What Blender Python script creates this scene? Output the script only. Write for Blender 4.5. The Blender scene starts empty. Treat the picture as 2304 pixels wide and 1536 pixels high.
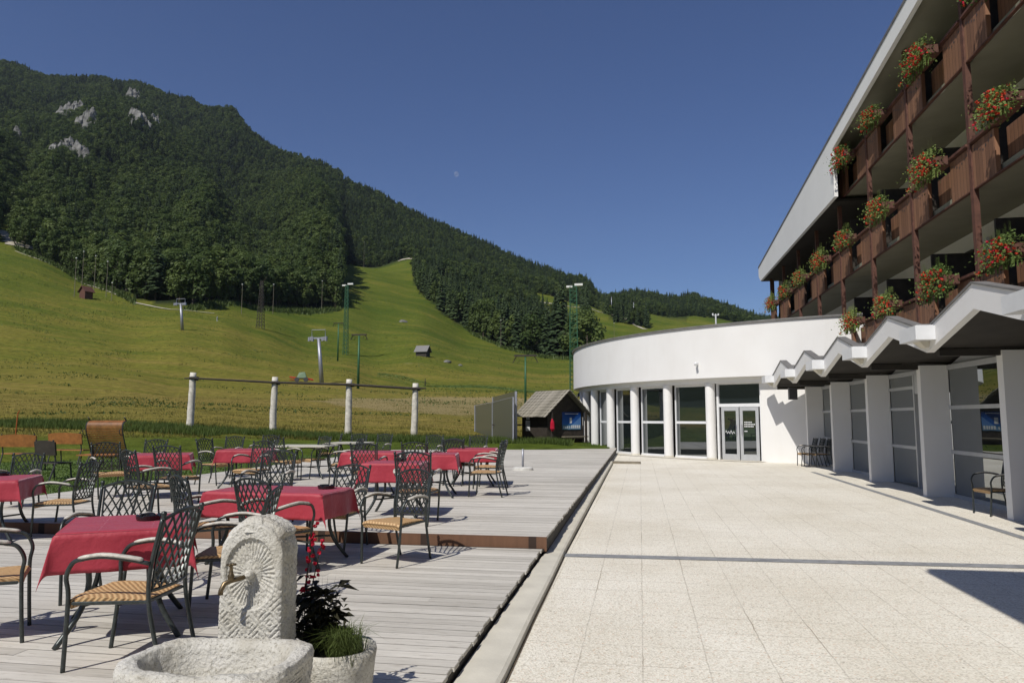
import bpy, math, random
from mathutils import Vector, Matrix, noise
R = math.radians
random.seed(7)
sc = bpy.context.scene
col = sc.collection
# ------------------------------------------------------------------ camera
FPX, W0, H0 = 1650.0, 2304.0, 1536.0
CH = 1.5
pitch = math.atan(172 / FPX); yaw = math.atan(288 / FPX * math.cos(pitch))
cp, sp, cy_, sy_ = math.cos(pitch), math.sin(pitch), math.cos(yaw), math.sin(yaw)
Fv = Vector((-sy_ * cp, cy_ * cp, sp)); Rv = Vector((cy_, sy_, 0)); Uv = Rv.cross(Fv)
CO = Vector((0, 0, CH))
def ray(u, v): return Fv + Rv * ((u - W0 / 2) / FPX) + Uv * ((H0 / 2 - v) / FPX)
def G(u, v, z=0.0):
    d = ray(u, v); return CO + d * ((z - CH) / d.z)
def AR(u, v, r):
    d = ray(u, v); return CO + d * (r / math.hypot(d.x, d.y))
cam = bpy.data.objects.new('camera', bpy.data.cameras.new('camera')); col.objects.link(cam)
cam.location = CO
cam.rotation_euler = (R(90) + pitch, 0, yaw)
cam.data.sensor_width = 36; cam.data.lens = 36 * FPX / W0
cam.data.clip_start = .05; cam.data.clip_end = 20000
sc.camera = cam
# ------------------------------------------------------------------ light
SUN = Vector((-.40, -.92, 0)).normalized() * math.cos(R(49.5)); SUN.z = math.sin(R(49.5))
sl = bpy.data.lights.new('sun', 'SUN'); so = bpy.data.objects.new('sun', sl); col.objects.link(so)
sl.energy = 4.75; sl.angle = R(.53); sl.color = (1, .955, .88)
so.rotation_euler = SUN.to_track_quat('Z', 'Y').to_euler()
w = bpy.data.worlds.new('World'); sc.world = w; w.use_nodes = True
nt = w.node_tree; bg = nt.nodes['Background']
sky = nt.nodes.new('ShaderNodeTexSky'); sky.sky_type = 'NISHITA'; sky.sun_disc = False
sky.sun_elevation = R(49.5); sky.sun_rotation = math.atan2(SUN.x, SUN.y) % (2 * math.pi)
sky.air_density = 1.0; sky.dust_density = .7; sky.ozone_density = 6.0; sky.altitude = 800
hs = nt.nodes.new('ShaderNodeHueSaturation'); hs.inputs['Saturation'].default_value = 1.08; hs.inputs['Hue'].default_value = .512
nt.links.new(sky.outputs[0], hs.inputs['Color']); nt.links.new(hs.outputs[0], bg.inputs[0]); bg.inputs[1].default_value = .085
sc.view_settings.view_transform = 'Standard'; sc.view_settings.look = 'None'
sc.view_settings.exposure = -.12; sc.view_settings.gamma = 1
# ------------------------------------------------------------------ materials
def mat(name): 
    m = bpy.data.materials.new(name); m.use_nodes = True
    return m, m.node_tree.nodes, m.node_tree.links, m.node_tree.nodes['Principled BSDF']
def N(ns, t, **k):
    n = ns.new(t)
    for a, b in k.items():
        if a in n.inputs.keys() if hasattr(n.inputs, 'keys') else False: n.inputs[a].default_value = b
        else: setattr(n, a, b)
    return n
def ramp(ns, ls, src, stops):
    r = ns.new('ShaderNodeValToRGB'); e = r.color_ramp.elements
    while len(e) < len(stops): e.new(.5)
    for x, (p, c) in zip(e, stops):
        x.position = p; x.color = (*c, 1) if len(c) == 3 else c
    ls.new(src, r.inputs[0]); return r.outputs[0]
def coords(ns, ls, kind='Object', scale=(1, 1, 1), rot=(0, 0, 0)):
    t = ns.new('ShaderNodeTexCoord'); mp = ns.new('ShaderNodeMapping')
    mp.inputs['Scale'].default_value = scale; mp.inputs['Rotation'].default_value = rot
    ls.new(t.outputs[kind], mp.inputs[0]); return mp.outputs[0]
def nz(ns, ls, vec, scale, detail=4, rough=.55):
    n = ns.new('ShaderNodeTexNoise'); n.inputs['Scale'].default_value = scale
    n.inputs['Detail'].default_value = detail; n.inputs['Roughness'].default_value = rough
    ls.new(vec, n.inputs['Vector']); return n.outputs['Fac']
def mixc(ns, ls, fac, a, b, mode='MIX'):
    m = ns.new('ShaderNodeMix'); m.data_type = 'RGBA'; m.blend_type = mode
    for i, s in ((0, fac), (6, a), (7, b)):
        if hasattr(s, 'is_output'): ls.new(s, m.inputs[i])
        elif i == 0: m.inputs[0].default_value = s
        else: m.inputs[i].default_value = (*s, 1)
    return m.outputs[2]
def mth(ns, ls, op, a, b=0, c=None):
    m = ns.new('ShaderNodeMath'); m.operation = op
    for i, s in enumerate((a, b) if c is None else (a, b, c)):
        if hasattr(s, 'is_output'): ls.new(s, m.inputs[i])
        else: m.inputs[i].default_value = s
    return m.outputs[0]
def bump(ns, ls, bs, h, st=.3, dist=.01):
    b = ns.new('ShaderNodeBump'); b.inputs['Strength'].default_value = st; b.inputs['Distance'].default_value = dist
    ls.new(h, b.inputs['Height']); ls.new(b.outputs[0], bs.inputs['Normal'])
def simple(name, c, rough=.6, metal=0, var=.15, scale=6, bst=0, bscale=60, spec=.5, bdist=.005):
    m, ns, ls, bs = mat(name)
    v = coords(ns, ls); f = nz(ns, ls, v, scale)
    lo = tuple(x * (1 - var) for x in c); hi = tuple(min(1, x * (1 + var)) for x in c)
    ls.new(ramp(ns, ls, f, [(.3, lo), (.7, hi)]), bs.inputs['Base Color'])
    bs.inputs['Roughness'].default_value = rough; bs.inputs['Metallic'].default_value = metal
    bs.inputs['Specular IOR Level'].default_value = spec
    if bst: bump(ns, ls, bs, nz(ns, ls, v, bscale), bst, bdist)
    return m
M = {}
def stucco():
    m, ns, ls, bs = mat('white render'); v = coords(ns, ls)
    f = nz(ns, ls, v, .7, 5); s = nz(ns, ls, coords(ns, ls, scale=(1, 1, .12)), 3.5, 4)
    c = ramp(ns, ls, f, [(.3, (.72, .71, .69)), (.7, (.77, .765, .75))])
    c = mixc(ns, ls, ramp(ns, ls, s, [(.55, (0, 0, 0)), (.8, (.22, .22, .22))]), c, (.62, .60, .56))
    ls.new(c, bs.inputs['Base Color']); bs.inputs['Roughness'].default_value = .85
    bump(ns, ls, bs, nz(ns, ls, v, 90), .25, .004); return m
M['white'] = stucco()
M['whitepaint'] = simple('white painted metal', (.70, .71, .72), .4, var=.04)
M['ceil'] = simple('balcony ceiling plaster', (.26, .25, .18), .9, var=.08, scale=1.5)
M['frame'] = simple('grey aluminium', (.5, .51, .52), .4, .3, var=.05)
M['darkframe'] = simple('dark frame', (.05, .05, .05), .5)
M['chairmetal'] = simple('dark painted cast aluminium', (.048, .056, .054), .33, .45, var=.3, scale=25)
M['armpad'] = simple('bleached arm rest wood', (.50, .47, .41), .6, var=.3, scale=30, bst=.2)
M['redplastic'] = simple('black ashtray glaze', (.012, .012, .014), .15)
M['brass'] = simple('aged brass', (.16, .12, .07), .4, .8, var=.3, scale=40)
M['concrete'] = simple('kerb concrete', (.56, .53, .45), .85, var=.12, scale=3, bst=.4, bscale=40)
M['redwood'] = simple('red brown stained timber', (.17, .065, .022), .65, var=.4, scale=9, bst=.3)
M['darkwood'] = simple('dark timber', (.035, .028, .022), .75, var=.35, scale=5, bst=.3)
M['greywood'] = simple('weathered grey timber', (.20, .175, .13), .85, var=.25, scale=8, bst=.4)
M['steel'] = simple('galvanised steel', (.33, .34, .38), .45, .5, var=.12)
M['green'] = simple('green painted steel', (.03, .11, .05), .5, .2, var=.2)
M['glasslamp'] = simple('lamp glass', (.75, .75, .72), .2)
M['flash'] = simple('lead grey roof flashing', (.19, .185, .18), .6, .2, var=.2, scale=4)
M['soffit'] = simple('dark stained soffit boards', (.03, .026, .021), .8, var=.25, scale=3)
M['brownpost'] = simple('red brown post', (.11, .046, .03), .7, var=.35, scale=7, bst=.3)
def plankmat(name, a, b, per, axis='Y', rough=.7):
    m, ns, ls, bs = mat(name)
    v = coords(ns, ls); g = nz(ns, ls, coords(ns, ls, scale=(9, 9, .8)), 3, 5)
    sx = ns.new('ShaderNodeSeparateXYZ'); ls.new(v, sx.inputs[0])
    k = mth(ns, ls, 'MULTIPLY', sx.outputs[axis], 1 / per)
    fr = mth(ns, ls, 'FRACT', k); fl = mth(ns, ls, 'FLOOR', k)
    wn = ns.new('ShaderNodeTexWhiteNoise'); wn.noise_dimensions = '1D'; ls.new(fl, wn.inputs['W'])
    t = mth(ns, ls, 'ADD', mth(ns, ls, 'MULTIPLY', wn.outputs[0], .5), mth(ns, ls, 'MULTIPLY', g, .5))
    c = ramp(ns, ls, t, [(.2, a), (.8, b)])
    gap = mth(ns, ls, 'LESS_THAN', fr, .07)
    c = mixc(ns, ls, gap, c, tuple(x * .25 for x in a))
    ls.new(c, bs.inputs['Base Color']); bs.inputs['Roughness'].default_value = rough
    bump(ns, ls, bs, mth(ns, ls, 'SUBTRACT', 1, gap), .5, .01); return m
M['panel'] = plankmat('brown balcony boards', (.17, .082, .045), (.29, .145, .08), .16)
M['stepwood'] = plankmat('brown step fascia', (.12, .058, .03), (.22, .108, .058), 1.3, 'X')
def deckmat():
    m, ns, ls, bs = mat('weathered deck boards')
    at = ns.new('ShaderNodeAttribute'); at.attribute_name = 'rnd'
    v = coords(ns, ls, scale=(.5, 9, 1)); g = nz(ns, ls, v, 5, 6, .65)
    big = nz(ns, ls, coords(ns, ls), .35, 4)
    t = mth(ns, ls, 'ADD', mth(ns, ls, 'MULTIPLY', at.outputs['Fac'], .26), mth(ns, ls, 'MULTIPLY', g, .62))
    t = mth(ns, ls, 'ADD', t, mth(ns, ls, 'MULTIPLY', big, .35))
    c = ramp(ns, ls, t, [(.3, (.30, .275, .235)), (.52, (.47, .445, .395)), (.72, (.60, .57, .51)), (.95, (.74, .705, .64))])
    st = nz(ns, ls, coords(ns, ls, scale=(1.2, 6, 1)), 7, 3)
    c = mixc(ns, ls, ramp(ns, ls, st, [(.60, (0, 0, 0)), (.70, (.55, .55, .55))]), c, (.29, .255, .21))
    vo = ns.new('ShaderNodeTexVoronoi'); vo.inputs['Scale'].default_value = 2.3
    ls.new(coords(ns, ls, scale=(.75, 1.6, 1)), vo.inputs['Vector'])
    kn = ramp(ns, ls, vo.outputs['Distance'], [(.02, (1, 1, 1)), (.06, (0, 0, 0))])
    c = mixc(ns, ls, mth(ns, ls, 'MULTIPLY', kn, .75), c, (.07, .05, .04))
    ls.new(c, bs.inputs['Base Color']); bs.inputs['Roughness'].default_value = .8
    wv = ns.new('ShaderNodeTexWave'); wv.bands_direction = 'Y'; wv.inputs['Scale'].default_value = 22; wv.inputs['Distortion'].default_value = .3
    ls.new(coords(ns, ls), wv.inputs['Vector'])
    bump(ns, ls, bs, mth(ns, ls, 'ADD', mth(ns, ls, 'MULTIPLY', wv.outputs['Fac'], .5), g), .45, .006); return m
M['deck'] = deckmat()
def pavmat():
    m, ns, ls, bs = mat('exposed aggregate slabs')
    v = coords(ns, ls)
    br = ns.new('ShaderNodeTexBrick'); br.offset = 0; br.inputs['Scale'].default_value = 1
    br.inputs['Brick Width'].default_value = .425; br.inputs['Row Height'].default_value = .425
    br.inputs['Mortar Size'].default_value = .006; br.inputs['Mortar Smooth'].default_value = .5
    br.inputs['Color1'].default_value = (1, 1, 1, 1); br.inputs['Color2'].default_value = (.86, .86, .86, 1); br.inputs['Mortar'].default_value = (0, 0, 0, 1)
    dv = ns.new('ShaderNodeVectorMath'); dv.operation = 'ADD'
    nn = ns.new('ShaderNodeTexNoise'); nn.inputs['Scale'].default_value = 6; ls.new(v, nn.inputs['Vector'])
    sc_ = ns.new('ShaderNodeVectorMath'); sc_.operation = 'SCALE'; sc_.inputs['Scale'].default_value = .018; ls.new(nn.outputs['Color'], sc_.inputs[0])
    ls.new(v, dv.inputs[0]); ls.new(sc_.outputs[0], dv.inputs[1]); ls.new(dv.outputs[0], br.inputs['Vector'])
    vo = ns.new('ShaderNodeTexVoronoi'); vo.inputs['Scale'].default_value = 75; ls.new(v, vo.inputs['Vector'])
    peb = ramp(ns, ls, vo.outputs['Color'], [(0, (.36, .32, .26)), (.12, (.60, .56, .47)), (.45, (.77, .73, .63)), (.8, (.84, .81, .72)), (.94, (.66, .52, .40))])
    c = mixc(ns, ls, 1.0, peb, mixc(ns, ls, .16, (1, 1, 1), br.outputs['Color']), 'MULTIPLY')
    big = nz(ns, ls, v, .5, 6, .6)
    c = mixc(ns, ls, 1.0, c, ramp(ns, ls, big, [(.3, (.86, .84, .8)), (.62, (1, 1, 1))]), 'MULTIPLY')
    sv = nz(ns, ls, coords(ns, ls, scale=(.5, 1.6, 1)), 1.1, 5, .7)
    c = mixc(ns, ls, ramp(ns, ls, sv, [(.6, (0, 0, 0)), (.78, (.35, .35, .35))]), c, (.42, .36, .27))
    # dirt collected in the joints, in patches
    patch = ramp(ns, ls, nz(ns, ls, v, .9, 3), [(.47, (0, 0, 0)), (.66, (1, 1, 1))])
    j = mth(ns, ls, 'MULTIPLY', br.outputs['Fac'], mth(ns, ls, 'ADD', mth(ns, ls, 'MULTIPLY', patch, .6), .035))
    c = mixc(ns, ls, j, c, (.26, .20, .13))
    sp_ = ns.new('ShaderNodeTexVoronoi'); sp_.inputs['Scale'].default_value = 34; ls.new(v, sp_.inputs['Vector'])
    c = mixc(ns, ls, ramp(ns, ls, sp_.outputs['Distance'], [(.10, (.75, .75, .75)), (.2, (0, 0, 0))]), c, (.40, .34, .29))
    ls.new(c, bs.inputs['Base Color']); bs.inputs['Roughness'].default_value = .85
    h = mth(ns, ls, 'SUBTRACT', vo.outputs['Distance'], mth(ns, ls, 'MULTIPLY', br.outputs['Fac'], .3))
    bump(ns, ls, bs, h, .6, .006); return m
M['paving'] = pavmat()
def stone():
    m, ns, ls, bs = mat('hewn pale stone')
    v = coords(ns, ls); f = nz(ns, ls, v, 5, 6); g = nz(ns, ls, v, 70, 6, .7)
    c = ramp(ns, ls, f, [(.3, (.46, .43, .36)), (.5, (.58, .56, .50)), (.72, (.66, .64, .59))])
    c = mixc(ns, ls, ramp(ns, ls, g, [(.53, (0, 0, 0)), (.66, (.8, .8, .8))]), c, (.24, .215, .165))
    ls.new(c, bs.inputs['Base Color']); bs.inputs['Roughness'].default_value = .9
    mg = ns.new('ShaderNodeTexNoise'); mg.inputs['Scale'].default_value = 48; mg.inputs['Detail'].default_value = 6; ls.new(v, mg.inputs['Vector'])
    bump(ns, ls, bs, mth(ns, ls, 'ADD', mg.outputs['Fac'], mth(ns, ls, 'MULTIPLY', g, .6)), 1.0, .012); return m
M['stone'] = stone()
def cloth():
    m, ns, ls, bs = mat('crimson tablecloth')
    v = coords(ns, ls); f = nz(ns, ls, v, 4, 4)
    ls.new(ramp(ns, ls, f, [(.3, (.33, .020, .038)), (.7, (.40, .032, .052))]), bs.inputs['Base Color'])
    bs.inputs['Roughness'].default_value = .6; bs.inputs['Sheen Weight'].default_value = .42; bs.inputs['Sheen Roughness'].default_value = .4
    bs.inputs['Sheen Tint'].default_value = (1, .75, .85, 1)
    cx = ns.new('ShaderNodeSeparateXYZ'); ls.new(v, cx.inputs[0])
    cr = [mth(ns, ls, 'LESS_THAN', mth(ns, ls, 'ABSOLUTE', mth(ns, ls, 'SUBTRACT', mth(ns, ls, 'FRACT', mth(ns, ls, 'MULTIPLY', cx.outputs[k], 3.1)), .5)), .022) for k in ('X', 'Y')]
    crs = mth(ns, ls, 'MULTIPLY', mth(ns, ls, 'ADD', cr[0], cr[1]), .18)
    bump(ns, ls, bs, mth(ns, ls, 'ADD', mth(ns, ls, 'ADD', nz(ns, ls, v, 9, 3), crs), mth(ns, ls, 'MULTIPLY', nz(ns, ls, v, 260, 2), .08)), .5, .02); return m
M['cloth'] = cloth()
def rattan():
    m, ns, ls, bs = mat('woven rattan')
    v = coords(ns, ls)
    a = ns.new('ShaderNodeTexWave'); a.inputs['Scale'].default_value = 16; a.bands_direction = 'DIAGONAL'; a.inputs['Distortion'].default_value = 1.5; ls.new(v, a.inputs['Vector'])
    b = ns.new('ShaderNodeTexWave'); b.inputs['Scale'].default_value = 34; b.bands_direction = 'Y'; ls.new(v, b.inputs['Vector'])
    t = mth(ns, ls, 'MULTIPLY', mth(ns, ls, 'ADD', a.outputs['Fac'], mth(ns, ls, 'MULTIPLY', b.outputs['Fac'], .5)), .66)
    ls.new(ramp(ns, ls, t, [(0, (.21, .11, .04)), (.35, (.48, .29, .13)), (.9, (.62, .42, .21))]), bs.inputs['Base Color'])
    bs.inputs['Roughness'].default_value = .55; bump(ns, ls, bs, t, .8, .006); return m
M['rattan'] = rattan()
def mirrorglass(name, tint=(.012, .016, .018), base=.22):
    m, ns, ls, bs = mat(name)
    ns.remove(bs); out = ns['Material Output']
    d = ns.new('ShaderNodeBsdfDiffuse'); d.inputs[0].default_value = (*tint, 1)
    g = ns.new('ShaderNodeBsdfGlossy'); g.inputs['Roughness'].default_value = .008; g.inputs[0].default_value = (.86, .90, .92, 1)
    lw = ns.new('ShaderNodeFresnel'); lw.inputs[0].default_value = 1.6
    f = mth(ns, ls, 'ADD', mth(ns, ls, 'MULTIPLY', lw.outputs[0], 1 - base), base)
    nn = coords(ns, ls); b = ns.new('ShaderNodeBump'); b.inputs['Strength'].default_value = .05; b.inputs['Distance'].default_value = .03
    ls.new(nz(ns, ls, nn, .8, 2), b.inputs['Height']); ls.new(b.outputs[0], g.inputs['Normal'])
    x = ns.new('ShaderNodeMixShader'); ls.new(f, x.inputs[0]); ls.new(d.outputs[0], x.inputs[1]); ls.new(g.outputs[0], x.inputs[2])
    ls.new(x.outputs[0], out.inputs[0]); return m
M['glass'] = mirrorglass('tinted window glass')
M['cglass'] = mirrorglass('entrance glass', (.02, .022, .022), .30)
M['roomglass'] = mirrorglass('dark room glass', (.008, .008, .008), .02)
def screenglass():
    m, ns, ls, bs = mat('smoked screen glass'); ns.remove(bs); out = ns['Material Output']
    t = ns.new('ShaderNodeBsdfTransparent'); t.inputs[0].default_value = (.62, .62, .56, 1)
    g = ns.new('ShaderNodeBsdfPrincipled'); g.inputs['Base Color'].default_value = (.17, .18, .15, 1); g.inputs['Roughness'].default_value = .3
    x = ns.new('ShaderNodeMixShader'); x.inputs[0].default_value = .55
    ls.new(t.outputs[0], x.inputs[1]); ls.new(g.outputs[0], x.inputs[2]); ls.new(x.outputs[0], out.inputs[0]); return m
M['screen'] = screenglass()
def leafmat(name, a, b, tr=.15, rough=.6):
    m, ns, ls, bs = mat(name)
    oi = ns.new('ShaderNodeObjectInfo'); v = coords(ns, ls); f = nz(ns, ls, v, .6, 3)
    t = mth(ns, ls, 'ADD', mth(ns, ls, 'MULTIPLY', oi.outputs['Random'], .6), mth(ns, ls, 'MULTIPLY', f, .4))
    c = ramp(ns, ls, t, [(.08, a), (.6, tuple((x + y) / 2 for x, y in zip(a, b))), (.92, tuple(x * 1.15 for x in b))])
    ls.new(c, bs.inputs['Base Color']); bs.inputs['Roughness'].default_value = rough
    bs.inputs['Specular IOR Level'].default_value = .25
    out = ns['Material Output']; tl = ns.new('ShaderNodeBsdfTranslucent'); ls.new(c, tl.inputs[0])
    x = ns.new('ShaderNodeMixShader'); x.inputs[0].default_value = tr
    ls.new(bs.outputs[0], x.inputs[1]); ls.new(tl.outputs[0], x.inputs[2]); ls.new(x.outputs[0], out.inputs[0]); return m
M['needle'] = leafmat('spruce needles', (.032, .056, .022), (.072, .105, .038), .2)
M['leaf'] = leafmat('beech leaves', (.052, .088, .022), (.125, .165, .042), .35)
M['bark'] = simple('bark', (.10, .08, .06), .9, var=.3, bst=.5)
M['gerleaf'] = leafmat('trailing leaves', (.10, .16, .04), (.24, .30, .09), .25)
M['petal'] = leafmat('red petals', (.52, .025, .012), (.70, .09, .04), .2)
M['petal2'] = leafmat('deep pink petals', (.45, .008, .03), (.62, .02, .07), .2)
M['darkleaf'] = leafmat('dark burgundy leaves', (.018, .022, .008), (.055, .016, .016), .1)
M['tallgrass'] = leafmat('tall meadow grass', (.055, .095, .022), (.12, .16, .036), .3)
M['drygrass'] = leafmat('seeding meadow grass', (.125, .122, .026), (.20, .168, .045), .3)
M['lawnblade'] = leafmat('lawn blades', (.06, .11, .02), (.13, .19, .035), .25)
# ------------------------------------------------------------------ mesh builder
class MB:
    def __init__(s): s.v = []; s.f = []; s.a = []
    def add(s, vs, fs, a=0.0):
        o = len(s.v); s.v += [tuple(p) for p in vs]; s.f += [tuple(i + o for i in f) for f in fs]; s.a += [a] * len(fs)
    def box(s, x0, x1, y0, y1, z0, z1, a=0.0, mx=None, b=0.0):
        P = [Vector(p) for p in ((x0, y0, z0), (x1, y0, z0), (x1, y1, z0), (x0, y1, z0), (x0, y0, z1), (x1, y0, z1), (x1, y1, z1), (x0, y1, z1))]
        if b:
            P = P[:4] + [Vector((p.x + (b if p.x == x0 else -b), p.y + (b if p.y == y0 else -b), z1)) for p in P[4:]]
            Q = [Vector(p) for p in ((x0, y0, z1 - b), (x1, y0, z1 - b), (x1, y1, z1 - b), (x0, y1, z1 - b))]
            P += Q
            F = [(0, 3, 2, 1), (4, 5, 6, 7), (0, 1, 9, 8), (1, 2, 10, 9), (2, 3, 11, 10), (3, 0, 8, 11), (8, 9, 5, 4), (9, 10, 6, 5), (10, 11, 7, 6), (11, 8, 4, 7)]
        else: F = [(0, 3, 2, 1), (4, 5, 6, 7), (0, 1, 5, 4), (1, 2, 6, 5), (2, 3, 7, 6), (3, 0, 4, 7)]
        if mx: P = [mx @ p for p in P]
        s.add(P, F, a)
    def tube(s, pts, r, n=6, flat=None, caps=True):
        pts = [Vector(p) for p in pts]; rs = r if isinstance(r, (list, tuple)) else [r] * len(pts)
        vs = []; up = None
        for i, p in enumerate(pts):
            t = (pts[min(i + 1, len(pts) - 1)] - pts[max(i - 1, 0)]).normalized()
            if up is None:
                up = Vector((0, 0, 1)) if abs(t.z) < .9 else Vector((1, 0, 0))
            a = t.cross(up).normalized(); b = a.cross(t).normalized(); up = b
            for k in range(n):
                an = 2 * math.pi * k / n + math.pi / n
                vs.append(p + a * (math.cos(an) * rs[i]) + b * (math.sin(an) * rs[i] * (flat or 1)))
        fs = []
        for i in range(len(pts) - 1):
            for k in range(n):
                a0 = i * n + k; b0 = i * n + (k + 1) % n
                fs.append((a0, b0, b0 + n, a0 + n))
        if caps: fs += [tuple(range(n))[::-1], tuple((len(pts) - 1) * n + k for k in range(n))]
        s.add(vs, fs)
    def lathe(s, prof, n=20, c=(0, 0, 0), jit=0, seed=0):
        vs = []; rnd = random.Random(seed)
        for (r, z) in prof:
            for k in range(n):
                an = 2 * math.pi * k / n; j = 1 + rnd.uniform(-jit, jit)
                vs.append((c[0] + r * j * math.cos(an), c[1] + r * j * math.sin(an), c[2] + z))
        fs = [(i * n + k, i * n + (k + 1) % n, (i + 1) * n + (k + 1) % n, (i + 1) * n + k) for i in range(len(prof) - 1) for k in range(n)]
        s.add(vs, fs)
    def build(s, name, m, parent=None, smooth=False, loc=None):
        me = bpy.data.meshes.new(name); me.from_pydata(s.v, [], s.f)
        me.materials.append(m)
        if any(s.a):
            at = me.attributes.new('rnd', 'FLOAT', 'FACE'); at.data.foreach_set('value', s.a)
        if smooth: me.polygons.foreach_set('use_smooth', [True] * len(me.polygons))
        me.validate(); me.update()
        o = bpy.data.objects.new(name, me); col.objects.link(o)
        if parent: o.parent = parent
        if loc: o.location = loc
        return o
def tag(o, label=None, cat=None, group=None, kind=None):
    if label: o['label'] = label
    if cat: o['category'] = cat
    if group: o['group'] = group
    if kind: o['kind'] = kind
    return o
def empty(name, loc=(0, 0, 0), rz=0, **k):
    o = bpy.data.objects.new(name, None); col.objects.link(o); o.location = loc; o.rotation_euler = (0, 0, rz)
    o.empty_display_size = .1
    return tag(o, k.get('label'), k.get('cat'), k.get('group'), k.get('kind'))
KIDS = {}
def children(o): return [c for c in bpy.data.objects if c.parent == o]
def dup(root, loc=None, rz=None, scale=None, label=None, group=None, kids=None):
    ks = kids if kids is not None else children(root)
    r = root.copy(); col.objects.link(r)
    if loc is not None: r.location = loc
    if rz is not None: r.rotation_euler = (0, 0, rz)
    if scale is not None: r.scale = scale if isinstance(scale, (tuple, list)) else (scale,) * 3
    if label: r['label'] = label
    if group: r['group'] = group
    for k in ks:
        c = k.copy(); col.objects.link(c); c.parent = r
        for g in KIDS.setdefault(k.name, children(k)):
            d = g.copy(); col.objects.link(d); d.parent = c
    return r
def lerp(a, b, t): return a + (b - a) * t
def interp(xs, x):
    if x <= xs[0][0]: return xs[0][1]
    for (a, p), (b, q) in zip(xs, xs[1:]):
        if x <= b: return lerp(p, q, (x - a) / (b - a) if b > a else 0)
    return xs[-1][1]
#@@TERRAIN
# ------------------------------------------------------------------ terrain
def azu(u, v=760):
    d = ray(u, v); return math.degrees(math.atan2(d.x, d.y))
COLS = {
 -900: [(34, 1003), (41, 985), (100, 900), (200, 720), (300, 590), (450, 430), (800, 300), (1300, 200), (2000, 140)],
 0: [(34, 1001), (41, 973), (90, 890), (150, 815), (220, 720), (300, 640), (420, 545), (520, 480), (800, 400), (1150, 300), (1600, 205), (2000, 138)],
 60: [(34, 1001), (41, 972), (90, 890), (150, 815), (220, 725), (300, 650), (400, 570), (600, 480), (1000, 350), (1500, 240), (2000, 162)],
 188: [(34, 1001), (41, 968), (90, 890), (150, 815), (220, 740), (300, 671), (360, 640), (600, 520), (1000, 370), (1500, 250), (1950, 172)],
 300: [(34, 1001), (41, 966), (90, 890), (150, 825), (220, 750), (310, 676), (500, 560), (900, 400), (1400, 270), (1900, 195)],
 400: [(34, 1001), (41, 965), (100, 888), (137, 845), (206, 750), (290, 692), (500, 570), (800, 450), (1200, 345), (1600, 260), (1850, 216)],
 500: [(34, 1001), (41, 968), (100, 890), (137, 848), (206, 760), (300, 698), (500, 590), (800, 480), (1200, 370), (1700, 245)],
 585: [(34, 1001), (41, 972), (100, 893), (137, 852), (206, 785), (250, 748), (350, 694), (600, 575), (1000, 450), (1600, 322)],
 700: [(34, 1001), (41, 978), (100, 895), (137, 862), (250, 792), (390, 695), (650, 590), (1000, 490), (1550, 373)],
 775: [(34, 1001), (41, 979), (100, 897), (137, 863), (250, 800), (400, 695), (650, 615), (850, 578), (1100, 500), (1500, 408)],
 850: [(34, 1001), (41, 980), (110, 893), (160, 867), (250, 812), (400, 716), (600, 640), (850, 588), (1100, 520), (1450, 440)],
 940: [(34, 1001), (41, 980), (110, 895), (180, 868), (250, 796), (400, 725), (580, 662), (830, 585), (1100, 535), (1400, 487)],
 1060: [(34, 999), (41, 985), (110, 900), (180, 868), (250, 820), (400, 770), (450, 746), (700, 660), (1000, 600), (1350, 541)],
 1230: [(34, 999), (41, 985), (110, 905), (180, 875), (250, 842), (370, 803), (500, 765), (650, 730), (760, 676), (1000, 640), (1250, 610)],
 1320: [(34, 1005), (41, 990), (110, 915), (200, 862), (340, 812), (500, 778), (700, 705), (900, 672), (1120, 644)],
 1358: [(34, 1005), (60, 985), (110, 915), (200, 866), (340, 818), (500, 780), (690, 715), (900, 695), (1120, 690)],
 1400: [(34, 1010), (60, 990), (110, 918), (200, 870), (340, 824), (500, 780), (650, 734), (800, 706), (1000, 690), (1300, 665)],
 1450: [(34, 1010), (60, 990), (110, 920), (200, 875), (340, 832), (580, 750), (750, 738), (900, 712), (1300, 665)],
 1520: [(34, 1012), (60, 995), (110, 930), (340, 840), (600, 760), (900, 728), (1300, 677)],
 1560: [(34, 1012), (60, 995), (110, 930), (340, 840), (600, 765), (900, 732), (1300, 670)],
 1720: [(34, 1015), (60, 1000), (110, 935), (340, 860), (600, 790), (1000, 750), (1300, 722)],
 2400: [(34, 1020), (60, 1000), (110, 938), (340, 900), (600, 880), (1300, 820)],
}
PROF = []
for u_, ks in COLS.items():
    pr = [(0, -.3), (28, -.3)]
    for r_, v_ in ks: pr.append((r_, AR(u_, v_, r_).z))
    last = pr[-1]; pr += [(last[0] + 350, last[1] - 60), (4500, -40)]
    PROF.append((azu(u_), pr))
back = [(0, -.3), (60, -.3), (200, 0), (500, 20), (900, 110), (1600, 260), (2400, 200), (4500, -40)]
PROF = [(-180, back), (-100, back), (-70, back)] + PROF + [(75, back), (180, back)]
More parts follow.
